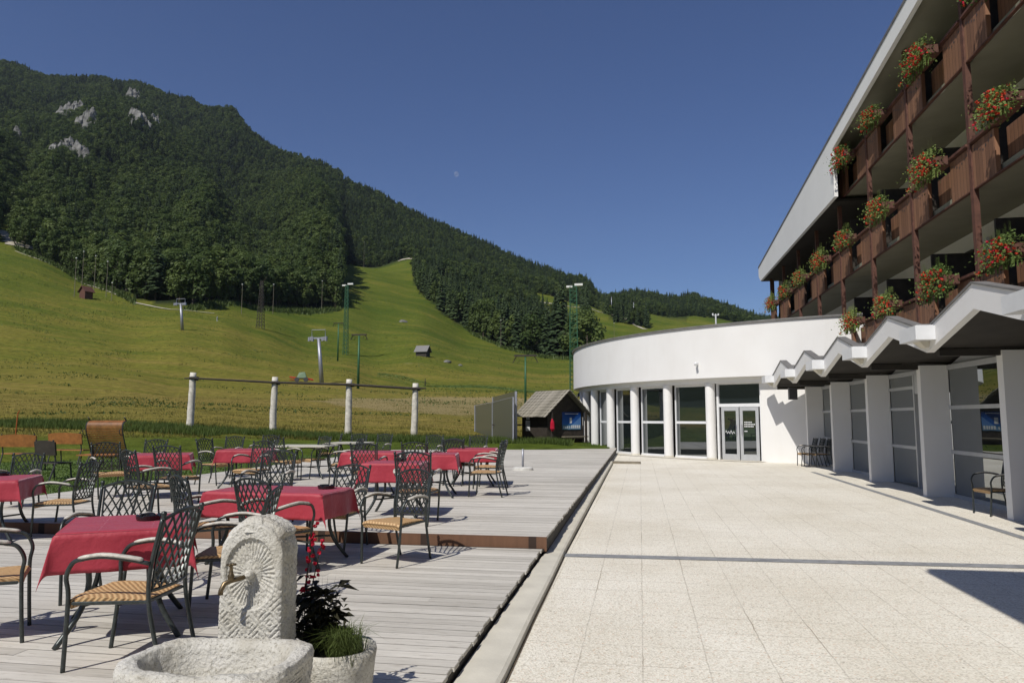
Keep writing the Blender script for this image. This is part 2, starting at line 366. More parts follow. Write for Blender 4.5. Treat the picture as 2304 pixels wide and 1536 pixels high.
def tz(x, y):
    r = math.hypot(x, y); a = math.degrees(math.atan2(x, y))
    for (a0, p0), (a1, p1) in zip(PROF, PROF[1:]):
        if a <= a1:
            t = (a - a0) / (a1 - a0); t = t * t * (3 - 2 * t) * .5 + t * .5
            z = lerp(interp(p0, r), interp(p1, r), t); break
    if x > -1.35 and y < 44 and abs(a) < 90: return -.3
    if r > 260:
        k = min(1, (r - 260) / 500)
        z += k * (noise.noise(Vector((x / 130, y / 130, 0))) * 12 + noise.noise(Vector((x / 45, y / 45, 3))) * 5)
        if a < azu(760): tt = min(1, max(0, (r - 420) / 1350)); z += 4 * tt * (1 - tt) * (noise.noise(Vector((a / 5.5, r / 900, 2))) * 70 + noise.noise(Vector((a / 2.2, r / 500, 7))) * 26)
    elif r > 60: z += noise.noise(Vector((x / 25, y / 25, 5))) * min(.28, (r - 60) / 200)
    return z
def on(u, r, dz=0.0):
    a = R(azu(u)); x, y = r * math.sin(a), r * math.cos(a); return Vector((x, y, tz(x, y) + dz))
azs = [-180 + 8 * i for i in range(15)] + [-58 + .35 * i for i in range(int(94 / .35))] + [36 + 8 * i for i in range(19)]
rs = [2, 10, 20, 27, 29, 31, 33, 34.5, 36, 38, 40]; 
while rs[-1] < 4300: rs.append(rs[-1] * 1.045)
b = MB(); b.v.append((0, 0, -.3))
for r_ in rs:
    for a_ in azs:
        x, y = r_ * math.sin(R(a_)), r_ * math.cos(R(a_)); b.v.append((x, y, tz(x, y)))
n = len(azs)
for i in range(n): b.f.append((0, 1 + (i + 1) % n, 1 + i))
for k in range(len(rs) - 1):
    for i in range(n):
        a0 = 1 + k * n + i; a1 = 1 + k * n + (i + 1) % n; b.f.append((a0, a1, a1 + n, a0 + n))
def forest(u, r):   # True where trees grow (u: bearing as a picture column)
    if r < 280 or r > 2150: return False
    base = interp([(-2500, 450), (-900, 420), (10, 430), (25, 425), (130, 392), (188, 362), (300, 312), (400, 292), (440, 300), (585, 352), (700, 392), (762, 402), (766, 835), (925, 830), (932, 640), (945, 590), (1000, 480), (1060, 450), (1130, 410), (1230, 372), (1322, 342), (1330, 880), (1700, 1000), (3000, 700)], u)
    if -30 < u < 22 and 430 < r < 520: return False
    if 1358 < u < 1456 and 670 < r < 745 and (u > 1372 or r > 700): return True
    if 1365 < u < 1455 and r < 960: return False
    if 1175 < u < 1330 and interp([(1175, 800), (1230, 700), (1330, 560)], u) < r < 800: return False
    if 985 < u < 1010 and 640 < r < 700: return False
    for (ru, rr, du, dr) in ROCKS:
        if abs(u - ru) < du * .7 and -dr * .9 < r - rr < dr * .8 and noise.noise(Vector((u / 7, r / 14, 4))) > -.12: return False
    return r > base
def rv(u, v):
    for k in range(400, 2000, 8):
        p = on(u, k); q = (p - CO).dot(Fv); vv = H0 / 2 - FPX * (p - CO).dot(Uv) / q
        if vv < v: return k
    return 1900
ROCKS = [(u, rv(u, v), du, dr) for u, v, du, dr in ((118, 262, 27, 42), (288, 275, 24, 46), (128, 358, 34, 34), (163, 282, 20, 26), (5, 312, 8, 14), (326, 278, 9, 34), (268, 225, 13, 34))]
def groundmat():
    m, ns, ls, bs = mat('hillside')
    geo = ns.new('ShaderNodeNewGeometry'); pos = geo.outputs['Position']
    fa = ns.new('ShaderNodeAttribute'); fa.attribute_name = 'forest'
    mp = ns.new('ShaderNodeMapping'); ls.new(pos, mp.inputs[0]); mp.inputs['Rotation'].default_value = (0, 0, R(18)); mp.inputs['Scale'].default_value = (.12, 1, 1)
    band = nz(ns, ls, mp.outputs[0], .055, 6, .62); med = nz(ns, ls, pos, .03, 6, .6); fine = nz(ns, ls, pos, .9, 6, .75)
    mp2 = ns.new('ShaderNodeMapping'); ls.new(pos, mp2.inputs[0]); mp2.inputs['Rotation'].default_value = (0, 0, R(10)); mp2.inputs['Scale'].default_value = (.10, 1, 1)
    st2 = nz(ns, ls, mp2.outputs[0], .42, 5, .7); gate = nz(ns, ls, pos, .02, 2)
    t = mth(ns, ls, 'ADD', mth(ns, ls, 'MULTIPLY', band, .48), mth(ns, ls, 'MULTIPLY', med, .30))
    t = mth(ns, ls, 'ADD', t, mth(ns, ls, 'MULTIPLY', st2, .24))
    ln = ns.new('ShaderNodeVectorMath'); ln.operation = 'LENGTH'; ls.new(pos, ln.inputs[0])
    mr = ns.new('ShaderNodeMapRange'); mr.inputs['From Min'].default_value = 40; mr.inputs['From Max'].default_value = 340; mr.inputs['To Min'].default_value = .10; mr.inputs['To Max'].default_value = -.09
    ls.new(ln.outputs['Value'], mr.inputs[0]); t = mth(ns, ls, 'ADD', t, mr.outputs[0])
    m2 = ns.new('ShaderNodeMapRange'); m2.inputs['From Min'].default_value = 36; m2.inputs['From Max'].default_value = 41; m2.inputs['To Min'].default_value = -.22; m2.inputs['To Max'].default_value = 0
    ls.new(ln.outputs['Value'], m2.inputs[0]); t = mth(ns, ls, 'ADD', t, m2.outputs[0])
    c = ramp(ns, ls, t, [(.22, (.045, .082, .012)), (.36, (.076, .104, .013)), (.46, (.112, .128, .019)), (.54, (.165, .152, .028)), (.66, (.235, .18, .05))])
    c = mixc(ns, ls, 1, c, ramp(ns, ls, fine, [(.3, (.52, .55, .5)), (.7, (1.4, 1.4, 1.3))]), 'MULTIPLY')
    bare = nz(ns, ls, pos, .045, 5, .7)
    c = mixc(ns, ls, ramp(ns, ls, bare, [(.68, (0, 0, 0)), (.76, (.6, .6, .6))]), c, (.26, .22, .15))
    pc = on(1110, 95)
    sb = ns.new('ShaderNodeVectorMath'); sb.operation = 'SUBTRACT'; ls.new(pos, sb.inputs[0]); sb.inputs[1].default_value = pc
    sv_ = ns.new('ShaderNodeVectorMath'); sv_.operation = 'MULTIPLY'; ls.new(sb.outputs[0], sv_.inputs[0]); sv_.inputs[1].default_value = (1 / 26, 1 / 44, 0)
    l2 = ns.new('ShaderNodeVectorMath'); l2.operation = 'LENGTH'; ls.new(sv_.outputs[0], l2.inputs[0])
    mown = ramp(ns, ls, mth(ns, ls, 'ADD', l2.outputs['Value'], mth(ns, ls, 'MULTIPLY', nz(ns, ls, pos, .12, 4), .6)), [(.95, (1, 1, 1)), (1.25, (0, 0, 0))])
    c = mixc(ns, ls, mth(ns, ls, 'MULTIPLY', mown, .7), c, (.30, .235, .12))
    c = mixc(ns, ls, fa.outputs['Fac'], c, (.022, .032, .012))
    ls.new(c, bs.inputs['Base Color']); bs.inputs['Roughness'].default_value = .95; bs.inputs['Specular IOR Level'].default_value = .1
    bump(ns, ls, bs, mth(ns, ls, 'ADD', fine, nz(ns, ls, pos, .25, 4)), .7, .6); return m
M['ground'] = groundmat()
terr = b.build('ground', M['ground'], smooth=True); tag(terr, 'grassy alpine slopes rising behind the terrace', kind='structure')
# bearing of each azimuth expressed as picture column
UT = sorted((azu(u), u) for u in range(-2600, 3400, 50))
def ucol(a): return interp(UT, a)
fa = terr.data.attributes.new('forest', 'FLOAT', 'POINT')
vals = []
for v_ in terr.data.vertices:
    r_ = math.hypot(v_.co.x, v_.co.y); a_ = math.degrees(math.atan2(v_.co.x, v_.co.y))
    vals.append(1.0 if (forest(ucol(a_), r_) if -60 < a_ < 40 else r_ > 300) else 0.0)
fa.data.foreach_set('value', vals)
# tracks draped on the slope
def ribbon(name, pts, wd, m, dz=.25):
    P = []
    for (a, ra), (c_, rc) in zip(pts, pts[1:]):
        for k in range(8): P.append(on(lerp(a, c_, k / 8), lerp(ra, rc, k / 8)))
    P.append(on(*pts[-1])); mb = MB(); vs = []
    for i, p in enumerate(P):
        t = (P[min(i + 1, len(P) - 1)] - P[max(0, i - 1)]); t.z = 0; t.normalize(); s_ = Vector((t.y, -t.x, 0)) * wd * random.uniform(.7, 1.3)
        for q in (p - s_, p + s_): vs.append((q.x, q.y, tz(q.x, q.y) + dz))
    mb.add(vs, [(2 * i, 2 * i + 1, 2 * i + 3, 2 * i + 2) for i in range(len(P) - 1)])
    return tag(mb.build(name, m), kind='structure')
M['gravel'] = simple('pale gravel track', (.42, .38, .30), .95, var=.3, scale=.5)
ribbon('track', [(1172, 770), (1230, 752), (1290, 735), (1370, 715), (1452, 660)], 2.6, M['gravel'])
ribbon('path', [(20, 410), (130, 382), (200, 345), (300, 300), (380, 282), (480, 282)], .55, M['gravel'])
ribbon('path', [(0, 470), (22, 445), (30, 425)], 6, M['gravel'], .4)
ribbon('track', [(895, 820), (915, 812), (945, 790)], 3, M['gravel'], .5)
ribbon('track', [(1365, 850), (1400, 850), (1440, 830), (1460, 790)], 2, M['gravel'], .5)
# ------------------------------------------------------------------ rock outcrops
M['rock'] = simple('grey limestone', (.15, .147, .135), .95, var=.75, scale=.12, bst=1, bscale=.4, bdist=1.5)
def rock(u, r, wd, ht, label):
    c_ = on(u, r); mb = MB(); n1, n2 = 34, 26; vs = []
    tan = Vector((math.cos(R(azu(u))), -math.sin(R(azu(u))), 0)); out = Vector((-c_.x, -c_.y, 0)).normalized()
    for j in range(n2):
        for i in range(n1):
            s_ = i / (n1 - 1) * 2 - 1; t = j / (n2 - 1) * 2 - 1
            p = c_ + tan * s_ * wd - out * t * ht
            bulge = max(0, 1 - s_ * s_ - t * t) ** .5
            nn = noise.noise(p / 14) * 16 + noise.noise(p / 5) * 9 + noise.noise(p / 2.2) * 4
            z = tz(p.x, p.y) + (10 + nn * 1.2) * (bulge ** .6) - 3 * (1 - bulge)
            vs.append((p.x + noise.noise(p / 6) * 5, p.y, z))
    mb.add(vs, [(j * n1 + i, j * n1 + i + 1, (j + 1) * n1 + i + 1, (j + 1) * n1 + i) for j in range(n2 - 1) for i in range(n1 - 1)])
    o = mb.build('rock_outcrop', M['rock']); o['group'] = 'bare rock on the wooded mountain'; return tag(o, label, 'rock')
for (ru, rr, du, dr), lb in zip(ROCKS, ['grey rock face high in the forest near the left edge, uppermost of two in line', 'broken grey crag below the second wooded summit', 'pale broken rock face lower in the forest at left', 'small grey rock patch right of the upper left crag', 'tiny pale rock at the left border of the forested mountain', 'narrow rock rib right of the broken crag', 'thin pale rib of rock just below the summit ridge']):
    rock(ru, rr, du / FPX * rr * 1.05, dr * 1.2, lb)
# ------------------------------------------------------------------ trees
def spruce(seed, h=22, wd=3.3, low=.08):
    rnd = random.Random(seed); mb = MB(); nl = 26
    for i in range(nl):
        t = i / (nl - 1); z = h * (low + (1 - low) * t); rad = wd * (1 - t) ** .85 + .15
        nb = int(6 + 7 * (1 - t))
        for k in range(nb):
            a = rnd.uniform(0, 6.283); L = rad * rnd.uniform(.65, 1.2); d = Vector((math.cos(a), math.sin(a), 0)); s_ = Vector((-d.y, d.x, 0))
            zz = z + rnd.uniform(-.5, .5); w1 = L * rnd.uniform(.22, .36) + .15
            p0 = Vector((0, 0, zz + .3)); p1 = p0 + d * L * .55 + Vector((0, 0, -L * .12)); p2 = p0 + d * L + Vector((0, 0, -L * rnd.uniform(.3, .55)))
            dr = Vector((0, 0, -rnd.uniform(.3, .8)))
            mb.add([p0, p1 - s_ * w1 + dr, p2, p1 + s_ * w1 + dr, p1], [(0, 1, 4), (1, 2, 4), (4, 2, 3), (0, 4, 3)])
    mb.add([(0, 0, h * 1.03), (.25, 0, h * .93), (-.15, .2, h * .93), (-.1, -.2, h * .93)], [(0, 1, 2), (0, 2, 3), (0, 3, 1)])
    return mb
def broad(seed, h=17, wd=5.2, n_=1000):
    rnd = random.Random(seed); mb = MB(); lobes = []
    for i in range(17):
        t = rnd.uniform(.12, 1); a = rnd.uniform(0, 6.283); rr = wd * math.sin(math.pi * min(1, t * .85 + .12)) * rnd.uniform(.25, .75)
        lobes.append((Vector((rr * math.cos(a), rr * math.sin(a), h * (.10 + .76 * t))), rnd.uniform(1.3, 2.5) * wd / 5))
    for i in range(n_):
        c_, r_ = rnd.choice(lobes); d = Vector((rnd.gauss(0, 1), rnd.gauss(0, 1), rnd.gauss(0, 1) + .25)).normalized()
        p = c_ + d * r_ * rnd.uniform(.7, 1.08); nn = (d + Vector((rnd.uniform(-.6, .6), rnd.uniform(-.6, .6), rnd.uniform(-.1, .9)))).normalized()
        a = nn.orthogonal().normalized(); a.rotate(Matrix.Rotation(rnd.uniform(0, 6.28), 3, nn)); b_ = nn.cross(a); s_ = rnd.uniform(.38, .8)
        mb.add([p - a * s_, p - b_ * s_ * .6 + nn * .1, p + a * s_, p + b_ * s_ * .6 - nn * .1], [(0, 1, 2, 3)])
    return mb
def trunk(h, r, limbs, rnd):
    mb = MB(); mb.tube([(0, 0, -1.5), (rnd.uniform(-.2, .2), .1, h * .4), (0, rnd.uniform(-.2, .2), h * .85)], [r, r * .75, r * .2], 6)
    for i in range(limbs):
        a = rnd.uniform(0, 6.28); z = h * rnd.uniform(.2, .6); L = rnd.uniform(2, 4)
        mb.tube([(0, 0, z), (math.cos(a) * L * .6, math.sin(a) * L * .6, z + L * .4), (math.cos(a) * L, math.sin(a) * L, z + L * .9)], [r * .35, r * .2, r * .06], 4)
    return mb
protos = []
for kind, nm in ((0, 'spruce_tree'), (0, 'spruce_tree'), (0, 'spruce_tree'), (1, 'beech_tree'), (1, 'beech_tree'), (1, 'beech_tree')):
    i = len(protos); e = empty(nm, (0, 0, 0)); rnd = random.Random(50 + i)
    if kind == 0: cr = spruce(i + 3, 20 + 2.5 * i, 3.0 + .5 * (i % 2), .06 + .03 * i).build('crown', M['needle'], e); tr = trunk(20, .28, 0, rnd)
    else: cr = broad(i + 9, 15 + 1.5 * (i - 3), 4.6 + .5 * (i % 3), 1050).build('crown', M['leaf'], e); tr = trunk(13, .3, 5, rnd)
    tk = tr.build('trunk', M['bark'], e); protos.append((e, [cr, tk]))
cand = []; rnd = random.Random(11)
for i in range(140000):
    a = rnd.uniform(azu(-260), azu(1780)); r_ = math.sqrt(rnd.uniform(280 ** 2, 2100 ** 2))
    if rnd.random() > min(1, 1.0): continue
    u = ucol(a)
    if forest(u, r_):
        cand.append((r_, u, a))
cand.sort()
# thin: keep a minimum spacing on a hash grid
grid = {}; kept = []
for r_, u, a in cand:
    x, y = r_ * math.sin(R(a)), r_ * math.cos(R(a)); sp_ = 4.6 + r_ * .0016
    key = (int(x / sp_), int(y / sp_))
    if any((key[0] + i, key[1] + j) in grid and (grid[(key[0] + i, key[1] + j)][0] - x) ** 2 + (grid[(key[0] + i, key[1] + j)][1] - y) ** 2 < (sp_ * .82) ** 2 for i in (-1, 0, 1) for j in (-1, 0, 1)): continue
    grid[key] = (x, y); kept.append((r_, u, x, y))
LB = {0: {'L': 'dark spruce standing in the front row of the wood below the mountain', 'R': 'tall dark spruce at the lower edge of the wood right of the ski run', 'F': 'slender spruce in the small stand beside the far track'},
      1: {'L': 'round crowned broadleaf tree in the front rows of the wood below the mountain', 'R': 'rounded green tree at the lower edge of the wood right of the ski run', 'F': 'rounded tree in the small stand beside the far track'}}
GR = {'L': 'trees at the front of the mountain forest', 'R': 'trees at the edge of the wood right of the run', 'F': 'trees beside the far track'}
indiv = []; rest = []
def front(u, x, y, r_): # distance behind the edge of the wood
    return r_ - 2 * 0
edge_ok = lambda u, r_: not forest(u, r_ - 22) or not forest(u + 14, r_ - 4) 
for t in kept:
    r_, u, x, y = t
    (indiv if (len(indiv) < 300 and -60 < u < 1460 and r_ < 860 and edge_ok(u, r_)) else rest).append(t)
def kindof(u, r_, rnd):
    k = noise.noise(Vector((u / 90, r_ / 160, 1)))
    conif = .06 + .34 * min(1, max(0, (r_ - 450) / 900)) + k * .6
    if u > 760: conif = .62 + k * .5
    return 0 if rnd.random() < conif else 1
rnd = random.Random(21); first = [True] * 6
for r_, u, x, y in indiv:
    kd = kindof(u, r_, rnd); i = rnd.randrange(3) + 3 * kd; e, ks = protos[i]
    zone = 'L' if u < 800 else ('F' if u > 1345 else 'R'); s_ = rnd.uniform(.78, 1.18) * (.85 if u < 200 else 1.12) * (1.12 if u > 1080 else 1) * (1.18 if u > 1210 and r_ < 600 else 1)
    if r_ > 600: s_ *= .75
    loc = (x, y, tz(x, y) - .3); rz = rnd.uniform(0, 6.28); sc3 = (s_ * rnd.uniform(.9, 1.2), s_ * rnd.uniform(.9, 1.2), s_)
    if first[i]:
        first[i] = False; o = e; o.location = loc; o.rotation_euler = (0, 0, rz); o.scale = sc3
    else: o = dup(e, loc, rz, sc3, kids=ks)
    tag(o, LB[kd][zone], 'tree', GR[zone])
fm = bpy.data.meshes.new('forest')
fm.from_pydata([(x, y, tz(x, y) - .5) for r_, u, x, y in rest], [], [])
ak = fm.attributes.new('species', 'INT', 'POINT'); ar = fm.attributes.new('turn', 'FLOAT_VECTOR', 'POINT'); as_ = fm.attributes.new('grow', 'FLOAT_VECTOR', 'POINT')
kv, rv_, sv = [], [], []
for r_, u, x, y in rest:
    kd = kindof(u, r_, rnd); kv.append(rnd.randrange(3) + 3 * kd); rv_ += [rnd.uniform(-.04, .04), rnd.uniform(-.04, .04), rnd.uniform(0, 6.28)]
    s_ = rnd.uniform(.6, 1.1) * lerp(1, .8, min(1, r_ / 1500)) * (.85 if kd == 0 else 1); q = rnd.uniform(1, 1.35) * (1 + r_ * .00025); sv += [s_ * q, s_ * q, s_]
ak.data.foreach_set('value', kv); ar.data.foreach_set('vector', rv_); as_.data.foreach_set('vector', sv)
fo = bpy.data.objects.new('forest', fm); col.objects.link(fo)
tag(fo, 'dense mixed forest covering the mountain behind the meadow', 'forest', kind='stuff')
ng = bpy.data.node_groups.new('grow trees', 'GeometryNodeTree')
ng.interface.new_socket('Geometry', in_out='INPUT', socket_type='NodeSocketGeometry'); ng.interface.new_socket('Geometry', in_out='OUTPUT', socket_type='NodeSocketGeometry')
gi = ng.nodes.new('NodeGroupInput'); go = ng.nodes.new('NodeGroupOutput'); jn = ng.nodes.new('GeometryNodeJoinGeometry')
def attr(nm, ty):
    a = ng.nodes.new('GeometryNodeInputNamedAttribute'); a.data_type = ty; a.inputs['Name'].default_value = nm
    return [o for o in a.outputs if o.enabled and o.name == 'Attribute'][0]
sk, tr_, gw = attr('species', 'INT'), attr('turn', 'FLOAT_VECTOR'), attr('grow', 'FLOAT_VECTOR')
for i, (e, ks) in enumerate(protos):
    oi = ng.nodes.new('GeometryNodeObjectInfo'); oi.inputs['Object'].default_value = ks[0]; oi.transform_space = 'ORIGINAL'
    cmp_ = ng.nodes.new('FunctionNodeCompare'); cmp_.data_type = 'INT'; cmp_.operation = 'EQUAL'
    ins = [s for s in cmp_.inputs if s.enabled]; ng.links.new(sk, ins[0]); ins[1].default_value = i
    ip = ng.nodes.new('GeometryNodeInstanceOnPoints'); ng.links.new(gi.outputs[0], ip.inputs['Points']); ng.links.new(oi.outputs['Geometry'], ip.inputs['Instance'])
    ng.links.new(cmp_.outputs[0], ip.inputs['Selection']); ng.links.new(tr_, ip.inputs['Rotation']); ng.links.new(gw, ip.inputs['Scale'])
    ng.links.new(ip.outputs[0], jn.inputs[0])
ng.links.new(jn.outputs[0], go.inputs[0])
md = fo.modifiers.new('trees', 'NODES'); md.node_group = ng
print('TREES', len(indiv), len(rest))
#@@GRASS
# ------------------------------------------------------------------ grass
def blades(name, n_, pos, h, wd, m, lean=.35, **k):
    mb = MB(); rnd = random.Random(len(name) + n_); vs = []; fs = []
    for i in range(n_):
        q = pos(rnd)
        if q is None: continue
        x, y, z, s_ = q; a = rnd.uniform(0, 6.28); hh = h * rnd.uniform(.5, 1.2) * s_; w_ = wd * rnd.uniform(.6, 1.4)
        lx, ly = rnd.uniform(-lean, lean) * hh, rnd.uniform(-lean, lean) * hh; o = len(vs)
        vs += [(x - w_ * math.cos(a), y - w_ * math.sin(a), z), (x + w_ * math.cos(a), y + w_ * math.sin(a), z), (x + lx, y + ly, z + hh)]
        fs.append((o, o + 1, o + 2))
    mb.v, mb.f, mb.a = vs, fs, [0] * len(fs)
    return tag(mb.build(name, m), kind='stuff', **k)
def tallpos(rnd):
    x = rnd.uniform(-34, -3.2); y = 34.0 + 3.4 * rnd.random() ** 1.4 if x > -20 else rnd.uniform(31.6, 36)
    if math.hypot(x + 4.3, y - 37.8) < 2.2: return None
    return x, y, tz(x, y) - .02, .35 + .65 * noise.noise(Vector((x / 2.5, y / 2.5, 0))) ** 2 + .35
blades('tall_grass', 26000, tallpos, .4, .022, M['tallgrass'], label='rank green grass growing along the concrete edging behind the deck', cat='grass')
def drypos(rnd):
    a = rnd.uniform(azu(-60), azu(1290)); r_ = 37 + 60 * rnd.random() ** 1.3; x, y = r_ * math.sin(R(a)), r_ * math.cos(R(a))
    if math.hypot(x + 4.3, y - 37.8) < 2.2: return None
    return x, y, tz(x, y) - .03, max(.15, .75 + 1.1 * noise.noise(Vector((x / 3, y / 1.2, 9)))) * (1 if r_ < 48 else .7)
blades('meadow_grass', 70000, drypos, .20, .02, M['drygrass'], label='golden seeding grass at the foot of the meadow', cat='grass')
def lawnpos(rnd):
    y = 9 + 24.5 * rnd.random() ** .9; x = -10.72 - rnd.random() ** 1.3 * (6 + y * .55)
    if 30.8 < y < 31.4: return None
    return x, y, 0, .8
blades('lawn_grass', 70000, lawnpos, .07, .014, M['lawnblade'], lean=.8, label='short mown grass beside the deck', cat='grass')
def edgepos(rnd):
    y = rnd.uniform(34.45, 38.5); x = rnd.uniform(-4.3, -2.0)
    return x, y, .05 + (y - 34.4) * .02, .8
blades('weeds', 5000, edgepos, .22, .02, M['lawnblade'], lean=.6, label='weedy grass between the deck and the round building', cat='grass')
def lawnmat():
    m, ns, ls, bs = mat('lawn'); v = coords(ns, ls)
    c = ramp(ns, ls, nz(ns, ls, v, .8, 6, .7), [(.3, (.05, .095, .018)), (.6, (.095, .145, .028)), (.8, (.15, .17, .045))])
    ls.new(c, bs.inputs['Base Color']); bs.inputs['Roughness'].default_value = .95; bump(ns, ls, bs, nz(ns, ls, v, 40, 4), .8, .03); return m
M['lawn'] = lawnmat()
mb = MB(); mb.add([(-70, -40, 0), (-10.66, -40, 0), (-10.66, 33.4, 0), (-70, 33.4, 0)], [(0, 1, 2, 3)])
tag(mb.build('lawn', M['lawn']), kind='structure')
mb = MB(); mb.add([(-4.4, 34.35, .20), (-1.2, 34.35, .06), (-1.6, 48, .3), (-4.4, 48, .7)], [(0, 1, 2, 3)])
tag(mb.build('lawn', M['lawn']), kind='structure')
mb = MB(); mb.add([(-10.5, -60, -.05), (12, -60, -.05), (12, -7, -.05), (-10.5, -7, -.05)], [(0, 1, 2, 3)])
tag(mb.build('lawn', M['lawn']), kind='structure')
mb = MB(); mb.add([(-60, 30.9, .006), (-10.66, 30.9, .006), (-10.66, 31.35, .006), (-60, 31.35, .006)], [(0, 1, 2, 3)])
tag(mb.build('path', M['gravel']), kind='structure')
#@@DECK
# ------------------------------------------------------------------ deck, kerb, paving
def boards(x0, x1, y0, y1, top, seed):
    mb = MB(); rnd = random.Random(seed); y = y0; pw = .128
    while y < y1 - .02:
        ye = min(y + pw - .006, y1); xs = [x0]; x = x0 + rnd.uniform(.5, 4)
        while x < x1 - .6: xs.append(x); x += rnd.choice([3, 3.6, 4])
        xs.append(x1); 
        for a, c_ in zip(xs, xs[1:]):
            mb.box(a, c_ - .004 if c_ < x1 else c_ + rnd.uniform(-.012, .012), y, ye, top - .028, top + rnd.uniform(-.0015, .0015), a=rnd.random() * .98 + .01, b=.003)
        y += pw
    return mb
d = boards(-10.6, -1.14, -6, 8.57, 0, 1).build('deck', M['deck']); tag(d, kind='structure')
mb = MB(); mb.box(-10.62, -1.15, -6, 8.57, -.25, -.03); 
tag(mb.build('deck_base', M['darkwood']), kind='structure')
d = boards(-10.6, -1.09, 8.64, 33.0, .13, 2); 
d = d.build('deck', M['deck']); tag(d, kind='structure')
mb = MB(); mb.box(-10.62, -1.10, 8.66, 33.0, -.24, .10)
tag(mb.build('deck_base', M['darkwood']), kind='structure')
# right end of upper deck reaching the round building
mb = boards(-4.28, -1.09, 33.0, 34.35, .13, 6); tag(mb.build('deck', M['deck']), kind='structure')
mb = MB(); mb.box(-4.29, -1.10, 33.002, 34.36, -.24, .10); tag(mb.build('deck_base', M['darkwood']), kind='structure')
st = MB(); st.box(-10.6, -1.09, 8.612, 8.652, -.03, .128)
tag(st.build('step_fascia', M['stepwood']), kind='structure')
st = MB(); st.box(-10.6, -1.12, 8.585, 8.655, -.03, .0)
tag(st.build('step_base', M['darkwood']), kind='structure')
# kerb: long tapering rounded concrete beam
mb = MB(); prof = []
KX = [(-3, -.85), (4.7, -.857), (9.1, -.915), (16, -.945), (26.6, -.975)]
ys = [-3, 0, 2, 3.5, 4.7, 6, 7.5, 9.1, 11, 13.5, 16, 19, 22, 24.5, 26.6]; vs = []
for y in ys:
    xr = interp(KX, y); xl = -1.135 if y < 8.6 else -1.125; wv = noise.noise(Vector((y * .7, 0, 0))) * .012; kz_ = interp([(3, -.07), (8.6, -.06), (12, -.03), (26, -.02)], y)
    vs += [(xl, y, -.2), (xl, y, kz_ - .01), (xl + .02, y, kz_), (xr - .03 + wv, y, kz_ - .003), (xr - .005 + wv, y, kz_ - .015), (xr + .004 + wv, y, -.14)]
k = 6; mb.add(vs, [(i * k + j, (i + 1) * k + j, (i + 1) * k + j + 1, i * k + j + 1) for i in range(len(ys) - 1) for j in range(k - 1)])
tag(mb.build('kerb', M['concrete'], smooth=False), kind='structure')
mb = MB(); vs = []
for y in ys:
    xr = interp(KX, y) + noise.noise(Vector((y * .7, 0, 0))) * .012; w_ = .012 + .010 * abs(noise.noise(Vector((y * 2.3, 3, 0))))
    vs += [(xr - .002, y, -.116), (xr + w_ + .004, y, -.116)]
mb.add(vs, [(2 * i, 2 * i + 1, 2 * i + 3, 2 * i + 2) for i in range(len(ys) - 1)])
M['dirt'] = simple('dirt in the joint', (.09, .07, .045), 1, var=.4, scale=12)
tag(mb.build('kerb_joint', M['dirt']), kind='structure')
mb = MB(); mb.add([(-1.12, -6, -.12), (14, -6, -.12), (14, 30, -.12), (-1.12, 30, -.12)], [(0, 1, 2, 3)])
mb.add([(-1.12, 30, -.12), (14, 30, -.12), (14, 42, -.12), (-1.12, 42, -.12)], [(0, 1, 2, 3)])
tag(mb.build('paving', M['paving']), kind='structure')
M['drain'] = simple('grey slate strip', (.24, .245, .25), .8, var=.25, scale=12, bst=.3)
mb = MB(); mb.add([(-.92, 8.80, -.115), (5.4, 9.02, -.115), (5.4, 9.23, -.115), (-.92, 9.0, -.115)], [(0, 1, 2, 3)])
mb.add([(5.03, 9.2, -.1145), (5.17, 9.2, -.1145), (5.17, 23.6, -.1145), (5.03, 23.6, -.1145)], [(0, 1, 2, 3)])
tag(mb.build('drain_strip', M['drain']), kind='structure')
# timber end plank at the head of the kerb and kerb around the far end
mb = MB(); mb.box(0, 1.05, -.09, .09, -.12, -.04, b=.01)
o = mb.build('timber_sleeper', M['greywood'], loc=(-1.05, 26.9, 0)); o.rotation_euler.z = R(-8); tag(o, 'short weathered timber lying across the far end of the kerb', 'timber')
mb = MB(); mb.box(-24, -4.3, 33.35, 33.6, -.2, .2, b=.02)
tag(mb.build('concrete_edging', M['concrete']), kind='structure')
mb = MB()
for i in range(9):
    a0, a1 = R(203 + i * 4.2), R(203 + (i + 1) * 4.2); c0 = (12 + 15.75 * math.cos(a0), 42 + 15.75 * math.sin(a0)); c1 = (12 + 15.75 * math.cos(a1), 42 + 15.75 * math.sin(a1))
    d0 = (12 + 14.8 * math.cos(a0), 42 + 14.8 * math.sin(a0)); d1 = (12 + 14.8 * math.cos(a1), 42 + 14.8 * math.sin(a1))
    mb.add([(*c0, -.106), (*c1, -.106), (*d1, -.106), (*d0, -.106)], [(0, 1, 2, 3)])
tag(mb.build('plinth_strip', simple('pale plinth paving', (.56, .52, .43), .85, var=.06)), kind='structure')
def swath(rnd):
    t = rnd.random(); u = lerp(850, 1290, t); r_ = lerp(185, 150, t) + rnd.choice([0, 5, 9]) + rnd.gauss(0, .6) + 3 * math.sin(t * 14)
    p = on(u, r_); return p.x, p.y, p.z - .05, .6 + rnd.random()
blades('cut_hay', 9000, swath, .22, .14, M['gerleaf'], lean=.9, label='rows of cut hay lying across the meadow', cat='hay')
def tuft(rnd):
    u = rnd.uniform(-80, 1480); r_ = 55 + 420 * rnd.random() ** 1.1
    if forest(u, r_ + 12): return None
    p = on(u, r_)
    if noise.noise(Vector((p.x / 9, p.y / 5, 1))) + .6 * noise.noise(Vector((p.x / 45, p.y / 22, 6))) < .14: return None
    return p.x, p.y, p.z - .05, .3 + rnd.random() * (r_ / 260)
